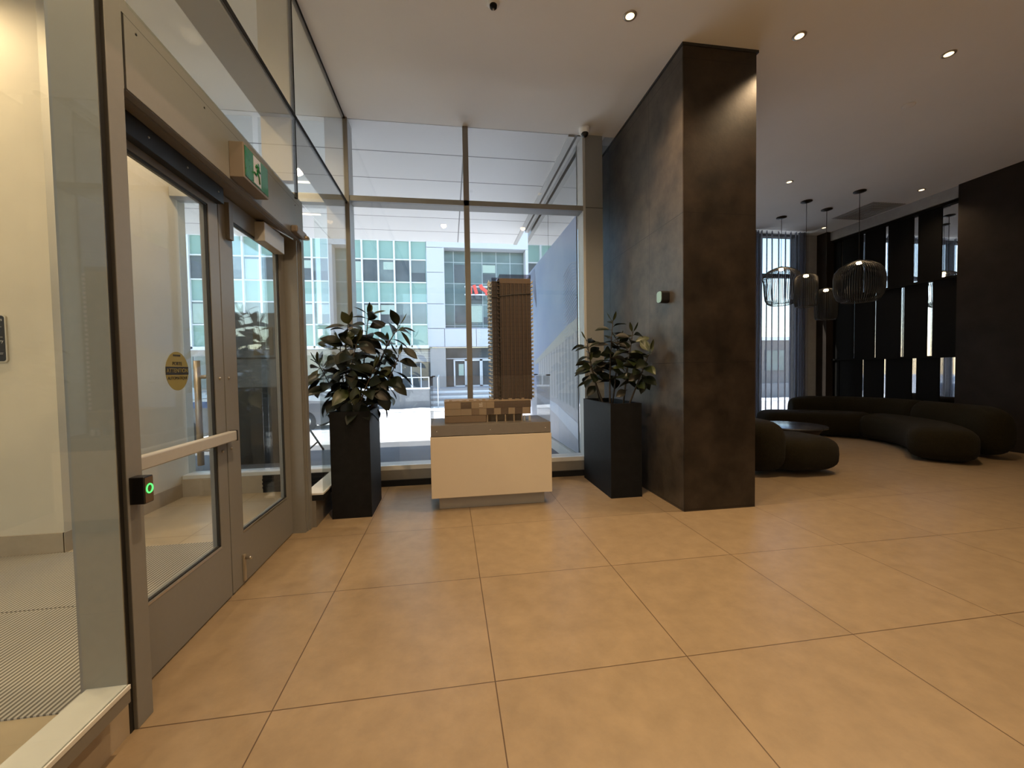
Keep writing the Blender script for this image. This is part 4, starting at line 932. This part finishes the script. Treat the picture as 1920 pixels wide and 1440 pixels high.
G().box(-0.84, 0.42, FB + 0.10, FB + 0.4, 4.6, 20).build('panel_backing', M['facade_joint'], bl)
for x0, x1 in ((0.44, 2.82), (2.86, 5.2), (5.24, 7.6)): G().box(x0, x1, FB, FB + 0.4, 3.24, 4.60).build('white_panel', M['facade_white'], bl)
G().box(-0.82, 7.6, FB, FB + 1.1, 10.76, 20).build('white_panel', M['facade_white'], bl)
G().box(6.8, 7.6, FB, FB + 1.1, 4.60, 10.74).build('white_panel', M['facade_white'], bl)
G().box(0.40, 0.50, FB, FB + 1.0, 4.62, 10.74).build('reveal', M['facade_white'], bl)
rc = G().box(0.45, 6.85, FB + 0.9, FB + 1.0, 4.6, 10.74).build('recess_glazing', M['facade_back'], bl)
for (x0, x1, z0, z1, mm) in ((1.25, 2.3, 8.3, 9.7, 'dark_window'), (2.4, 3.4, 6.7, 8.2, 'dark_window'), (1.25, 2.3, 5.1, 6.5, 'dark_window'), (3.5, 4.5, 8.3, 9.0, 'dark_window'), (3.5, 4.5, 5.1, 5.6, 'dark_window'), (2.4, 3.4, 5.2, 6.5, 'blind'), (3.5, 4.5, 9.1, 9.7, 'blind')):
    G().box(x0, x1, FB + 0.86, FB + 0.9, z0, z1).build('dark_pane', M[mm], rc)
# ground storey
G().box(-19.5, 14, FB - 0.05, FB + 0.7, -1.3, 0.13).build('plinth', M['pier'], bl)
G().box(-19.5, 14, FB + 0.7, FB + 1.2, -1.3, 3.2).build('ground_storey_wall', M['pier'], bl)
G().box(-0.70, 0.47, FB + 0.1, FB + 0.7, 0.0, 3.13).build('stone_pier', M['pier'], bl)
G().box(-2.9, -0.72, FB + 0.5, FB + 0.7, 2.12, 3.0).build('louver', M['louver'], bl)
for i in range(3):
    x = -2.9 + 0.73 * i
    pn = G().box(x, x + 0.70, FB + 0.55, FB + 0.7, 0.14, 2.0).build('shop_window', M['dark_window'], bl)
    G().box(x - 0.05, x + 0.03, FB + 0.5, FB + 0.6, 0.14, 2.05).build('frame', M['mull_white'], pn)
en = G().box(0.50, 5.2, FB + 0.60, FB + 0.7, 0.14, 3.13).build('entrance_glazing', M['dark_window'], bl)
for x in (1.12, 1.98, 2.08, 3.16, 3.26, 4.2): G().box(x - 0.06, x + 0.06, FB + 0.52, FB + 0.60, 0.14, 2.25).build('door_frame', M['mull_white'], en)
for z in (0.17, 2.2): G().box(1.12, 5.2, FB + 0.52, FB + 0.60, z - 0.06, z + 0.06).build('door_frame', M['mull_white'], en)
G().box(0.50, 5.2, FB + 0.54, FB + 0.60, 2.30, 2.36).build('door_frame', M['facade_white'], en)
G().box(1.45, 1.85, FB + 0.58, FB + 0.6, 1.0, 1.9).build('notice', M['blind'], en)
for i in range(12):
    x = -18.5 + 1.25 * i
    G().box(x, x + 1.1, FB + 0.6, FB + 0.7, 0.4, 2.7).build('shop_window', M['pale_window'], bl)
# red letters on rails
sg = thing('red_sign_letters', 'red slanted letters on two rails across the recessed facade', 'sign', (3.0, FB - 0.4, 7.5))
for z in (7.76, 7.16): G().box(2.0, 5.6, FB - 0.3, FB - 0.22, z - 0.05, z + 0.05).build('rail', M['mull_white'], sg)
def letter(pts, wd=0.11):
    g = G()
    P = [Vector(p) for p in pts]; Lf = []; Rt = []
    for i, p in enumerate(P):
        tt = (P[min(i + 1, len(P) - 1)] - P[max(i - 1, 0)]).normalized(); o = Vector((-tt.y, tt.x)) * wd
        Lf.append(p + o); Rt.append(p - o)
    g.prism([(p.x, p.y) for p in Lf + Rt[::-1]], FB - 0.45, FB - 0.32, 1); g.build('letter', M['red'], sg)
letter([(2.70, 7.86), (2.78, 7.60), (2.90, 7.20)], 0.12)
letter(spline([(3.20, 7.90), (3.28, 7.66), (3.52, 7.48), (3.66, 7.34), (3.70, 7.12)], 5), 0.13)
letter(spline([(2.32, 7.88), (2.44, 7.60), (2.46, 7.20)], 5), 0.10)
# ramp wall with glass rail, stairs
rw = thing('ramp_wall', 'grey concrete ramp wall with glass railing across the street', 'wall', (-3, 24, -1))
G().box(-9.0, -0.46, 24, 24.3, -1.1, 0.30).build('concrete', M['concrete'], rw)
G().box(-9.0, -0.46, 23.98, 24.34, 0.27, 0.36).build('coping', M['mull_white'], rw)
for x in (-0.55, -1.55, -2.4, -3.25, -4.1, -5.0): G().box(x - 0.025, x + 0.025, 24.12, 24.18, 0.36, 1.0).build('rail_post', M['mull_white'], rw)
G().box(-5.0, -0.5, 24.12, 24.18, 0.97, 1.02).build('top_rail', M['mull_white'], rw)
G().box(-9.0, -0.45, 24.3, FB - 0.08, -0.4, 0.12).build('terrace', M['concrete'], rw)
st = thing('entrance_stairs', 'pale concrete entrance stairs across the street', 'stairs', (2, 25, -1))
for k in range(7): G().box(-0.44, 9, 24.0 + 0.38 * k, 24.0 + 0.38 * (k + 1) + 0.02, -1.1, -0.86 + 0.145 * k).build('step', M['snow'] if k % 2 == 0 else M['pier'], st)
G().box(-0.44, 9, 26.64, FB - 0.08, -1.1, 0.14).build('landing', M['pier'], st)
for x in (0.0,):
    G().tube([(x, 23.9, -1.0), (x, 23.9, 0.95), (x, 26.8, 1.1), (x, 26.8, 0.14)], 0.03, 8).build('handrail', M['mull_white'], st)
o = G().box(10, 30, 24, 24.4, -1.1, 0.1).build('street_wall', M['concrete']); tag(o, 'low grey wall further along the street', 'wall')

# ---- cars
def car(x, y, z, col, label, flip=1, L=4.3, roofmat=None):
    t = thing('car', label, 'car', (x, y, z))
    def P(a, b, c): return (x + flip * a, y + b, z + c)
    W = 0.9
    side = [(-2.1, 0.35), (-2.1, 0.75), (-1.9, 0.92), (-0.9, 1.0), (0.9, 1.0), (1.9, 0.95), (2.1, 0.8), (2.12, 0.35), (1.75, 0.22), (-1.75, 0.22)]
    g = G(); n = len(side)
    V = [P(a, -W, b) for a, b in side] + [P(a, W, b) for a, b in side]
    g.add(V, [list(range(n)), [n + i for i in range(n)][::-1]] + [[i, (i + 1) % n, n + (i + 1) % n, n + i] for i in range(n)])
    bd = g.build('body', col, t)
    top = [(-1.0, 1.0), (-0.35, 1.46), (1.1, 1.48), (1.75, 1.0)]
    g = G(); n = 4
    V = [P(a, -W * (0.95 if b < 1.2 else 0.78), b) for a, b in top] + [P(a, W * (0.95 if b < 1.2 else 0.78), b) for a, b in top]
    g.add(V, [list(range(n)), [n + i for i in range(n)][::-1]] + [[i, (i + 1) % n, n + (i + 1) % n, n + i] for i in range(n)])
    g.build('cabin_glass', M['car_glass'], t)
    g = G(); V = [P(a, s * W * 0.77, 1.49) for a in (-0.33, 1.08) for s in (-1, 1)]; g.add(V + [(p[0], p[1], p[2] + 0.03) for p in V], [(0, 1, 3, 2), (4, 6, 7, 5), (0, 4, 5, 1), (2, 3, 7, 6), (0, 2, 6, 4), (1, 5, 7, 3)]); g.build('roof', roofmat or col, t)
    for a in (-1.3, 1.3):
        for b in (-0.82, 0.82):
            wh = G().lathe(P(a, b - 0.1, 0.32), [(0.32, 0), (0.33, 0.05), (0.33, 0.15), (0.32, 0.2)], 22, axis=1).build('wheel', M['tyre'], t)
            G().lathe(P(a, b - 0.11, 0.32), [(0.18, 0), (0.18, 0.22)], 16, axis=1).build('hub_cap', M['steel'], wh)
    for b in (-0.62, 0.62):
        G().box(*sorted((P(-2.12, 0, 0)[0], P(-2.06, 0, 0)[0])), y + b - 0.16, y + b + 0.16, z + 0.68, z + 0.80).build('headlight', M['car_glass'], bd)
    return t, bd
t, bd = car(-6.45, 9.2, -0.24, M['car_grey'], 'blue and white car with amber light, seen through the left door', -1, roofmat=M['car_white'])
G().box(-8.5, -4.42, 8.275, 8.302, 0.62, 0.76).build('blue_stripe', M['car_blue'], t)
G().box(-4.5, -4.31, 8.35, 10.05, 0.52, 0.72).build('blue_stripe', M['car_blue'], t)
G().box(-5.5, -5.25, 8.28, 8.299, 0.37, 0.42).build('indicator', M['indicator'], t)
car(-4.9, 12.2, -0.42, M['car_grey'], 'dark grey car parked beyond the left planter', -1)
# ---- black and grey boxes built for a dark shape in the right door
t = thing('sidewalk_dark_shape', 'black cabinet with grey glass upper panel seen through the right door', 'street cabinet', (-2.2, 5.6, -0.1))
G().box(-2.85, -1.93, 5.4, 5.75, -0.10, 1.14).build('mass', M['black_gloss'], t)
G().box(-2.85, -1.95, 5.52, 5.56, 1.14, 2.35).build('grey_panel', M['shape_grey'], t)
G().box(-2.87, -1.93, 5.50, 5.58, 1.60, 1.625).build('rail', M['black'], t)
G().box(-2.42, -2.12, 5.505, 5.518, 1.66, 2.12).build('brown_patch', M['shape_brown'], t)
for x in (-2.84, -1.97): G().box(x, x + 0.03, 5.50, 5.58, 1.14, 2.38).build('post', M['alu_light'], t)
t = thing('bike_rack', 'small black slanted tube rack on the sidewalk beyond the left planter', 'rack', (-2.0, 6.3, -0.1))
G().tube([(-1.86, 6.3, 0.32), (-1.62, 6.3, -0.08)], 0.02, 8).build('slanted_tube', M['black_gloss'], t)
G().tube([(-1.90, 6.3, -0.08), (-1.72, 6.3, 0.08)], 0.015, 8).build('foot_tube', M['black_gloss'], t)
# ---- trees and a far building seen through the lounge curtain
def tree(x, y, h, seed, label):
    r = random.Random(seed); t = thing('tree', label, 'tree', (x, y, -1), 'bare street trees')
    G().tube([(x, y, -1.2), (x + 0.1, y, h * 0.4), (x, y, h * 0.6)], [0.2, 0.15, 0.1], 8).build('trunk', M['bark'], t)
    g = G()
    for k in range(60):
        a = r.uniform(0, 2 * PI); z0 = h * r.uniform(0.2, 0.58); q = r.uniform(0.8, 2.4)
        p = Vector((x, y, z0)); e = p + Vector((math.cos(a) * q, math.sin(a) * q, r.uniform(0.5, 2.5))); mid = p.lerp(e, 0.5) + Vector((r.uniform(-.3, .3), r.uniform(-.3, .3), 0.1))
        g.tube([p, mid, e], [0.05, 0.03, 0.01], 4)
        for w in range(4):
            f = mid.lerp(e, r.random()); g.tube([f, f + Vector((r.uniform(-.7, .7), r.uniform(-.7, .7), r.uniform(0.1, .8)))], [0.018, 0.006], 3)
    g.build('branches', M['twigs'], t)
tree(22, 17, 4.6, 1, 'bare street tree behind the lounge curtain, nearer one'); tree(28, 19, 6.0, 2, 'bare street tree behind the lounge curtain, further one')
fbld = thing('far_building', 'low brown building beyond the lounge window', 'building', (45, 45, 0))
G().box(26, 80, 42, 52, -1.2, 4.4).build('wall', M['brick'], fbld)
for k in range(9): G().box(28 + 5 * k, 30.5 + 5 * k, 41.9, 42, 0.8, 3.2).build('window', M['pale_window'], fbld)
G().box(25.8, 80.2, 41.8, 52, 4.4, 4.8).build('roof', M['snow'], fbld)
car(19.5, 14.5, -0.5, M['car_blue'], 'blue car glimpsed through the lounge curtain', 1)

# ------------------------------------------------------------------ light
wd = bpy.data.worlds.new('sky'); SC.world = wd; wd.use_nodes = True
nt = wd.node_tree; nt.nodes.clear()
sky = nt.nodes.new('ShaderNodeTexSky'); sky.sky_type = 'NISHITA'; sky.sun_disc = False
sky.sun_elevation = math.radians(48); sky.sun_rotation = math.radians(-65); sky.dust_density = 0.6; sky.air_density = 1.4; sky.ozone_density = 3.0
bg = nt.nodes.new('ShaderNodeBackground'); bg.inputs[1].default_value = 0.60
ow = nt.nodes.new('ShaderNodeOutputWorld'); nt.links.new(sky.outputs[0], bg.inputs[0]); nt.links.new(bg.outputs[0], ow.inputs[0])
sl = bpy.data.lights.new('sun', 'SUN'); sl.energy = 13.0; sl.angle = 0.01; sl.color = (1.0, 0.95, 0.87)
so = bpy.data.objects.new('sun', sl); COL.objects.link(so)
so.rotation_euler = Vector((0.95, -0.30, -1.0)).to_track_quat('-Z', 'Y').to_euler()

WARM = (1.0, 0.70, 0.40)
def spot(x, y, z, e, ang=100, blend=0.6, col=WARM, r=0.05, tgt=None):
    l = bpy.data.lights.new('downlight_or_fill_lamp', 'SPOT'); l.energy = e; l.spot_size = math.radians(ang); l.spot_blend = blend; l.color = col; l.shadow_soft_size = r
    o = bpy.data.objects.new('downlight_or_fill_lamp', l); COL.objects.link(o); o.location = (x, y, z)
    if tgt: o.rotation_euler = (Vector(tgt) - o.location).to_track_quat('-Z', 'Y').to_euler()
    return o
for x, y, l, m in DL[:5]: spot(x, y, H - 0.02, (130 if 'pillar top' in l else 210) if m == 'lens' else 40, 120, 0.8)
for x, y, e in ((0.68, -0.03, 280), (2.28, -0.03, 70), (0.68, -2.4, 90), (2.28, -2.4, 30),
                (0.68, -5.0, 270), (2.28, -5.0, 220), (3.87, -5.0, 90), (5.46, -5.0, 70), (7.1, -5.0, 70)):
    spot(x, y, H - 0.02, e, 150, 1.0, r=0.05)  # unseen lamps without fixtures, spread over the hall as warm fill
for x, y in ((-1.5, -0.6), (-3.0, 1.35), (-1.35, 2.2), (-1.5, -3.0)): spot(x, y, H - 0.02, 135, 172, 0.5, (1.0, 0.76, 0.48), 0.08)  # vestibule wall washer, with unseen lamps added to brighten and warm the vestibule
def area(name, loc, sx, sy, e, col, rot):
    l = bpy.data.lights.new(name, 'AREA'); l.shape = 'RECTANGLE'; l.size = sx; l.size_y = sy; l.energy = e; l.color = col
    o = bpy.data.objects.new(name, l); COL.objects.link(o); o.location = loc; o.rotation_euler = rot; return o
for nm, loc, sx, sy in (('window_portal', (1.03, FY + 0.3, 2.2), 3.0, 4.0), ('vestibule_portal', (-1.43, FY + 0.3, 2.2), 1.6, 4.0), ('lounge_portal', (6.1, 6.7, 2.1), 4.9, 4.2), ('rear_portal', (-2.25, -6.8, 2.1), 4.5, 4.0)):
    o = area(nm, loc, sx, sy, 1, (1, 1, 1), (-PI / 2 if loc[1] > 0 else PI / 2, 0, 0)); o.data.cycles.is_portal = True

# ------------------------------------------------------------------ camera
p_, r_, y_ = 0.0337917, -0.0165948, 0.1511922
cy, sy_, cp, sp = math.cos(y_), math.sin(y_), math.cos(p_), math.sin(p_)
fw = Vector((sy_ * cp, cy * cp, -sp)); rt = Vector((cy, -sy_, 0)); up = rt.cross(fw)
c, s = math.cos(r_), math.sin(r_)
R0 = c * rt + s * up; U0 = -s * rt + c * up
cam = bpy.data.cameras.new('camera'); co = bpy.data.objects.new('camera', cam); COL.objects.link(co)
co.matrix_world = Matrix(((R0.x, U0.x, -fw.x, 0.7327472), (R0.y, U0.y, -fw.y, -1.7215254), (R0.z, U0.z, -fw.z, 1.349019), (0, 0, 0, 1)))
cam.sensor_width = 36; cam.lens = 36 * 765.3118 / 1920; cam.clip_start = 0.02; cam.clip_end = 500
SC.camera = co

vs = SC.view_settings; vs.view_transform = 'Standard'; vs.look = 'None'; vs.exposure = 0.22; vs.gamma = 1.0; vs.use_curve_mapping = False
SC.cycles.use_denoising = True
SC.cycles.max_bounces = 10; SC.cycles.diffuse_bounces = 4; SC.cycles.glossy_bounces = 5; SC.cycles.transparent_max_bounces = 24; SC.cycles.transmission_bounces = 6
SC.cycles.caustics_reflective = False; SC.cycles.caustics_refractive = False; SC.cycles.sample_clamp_indirect = 4.0; SC.cycles.blur_glossy = 0.5
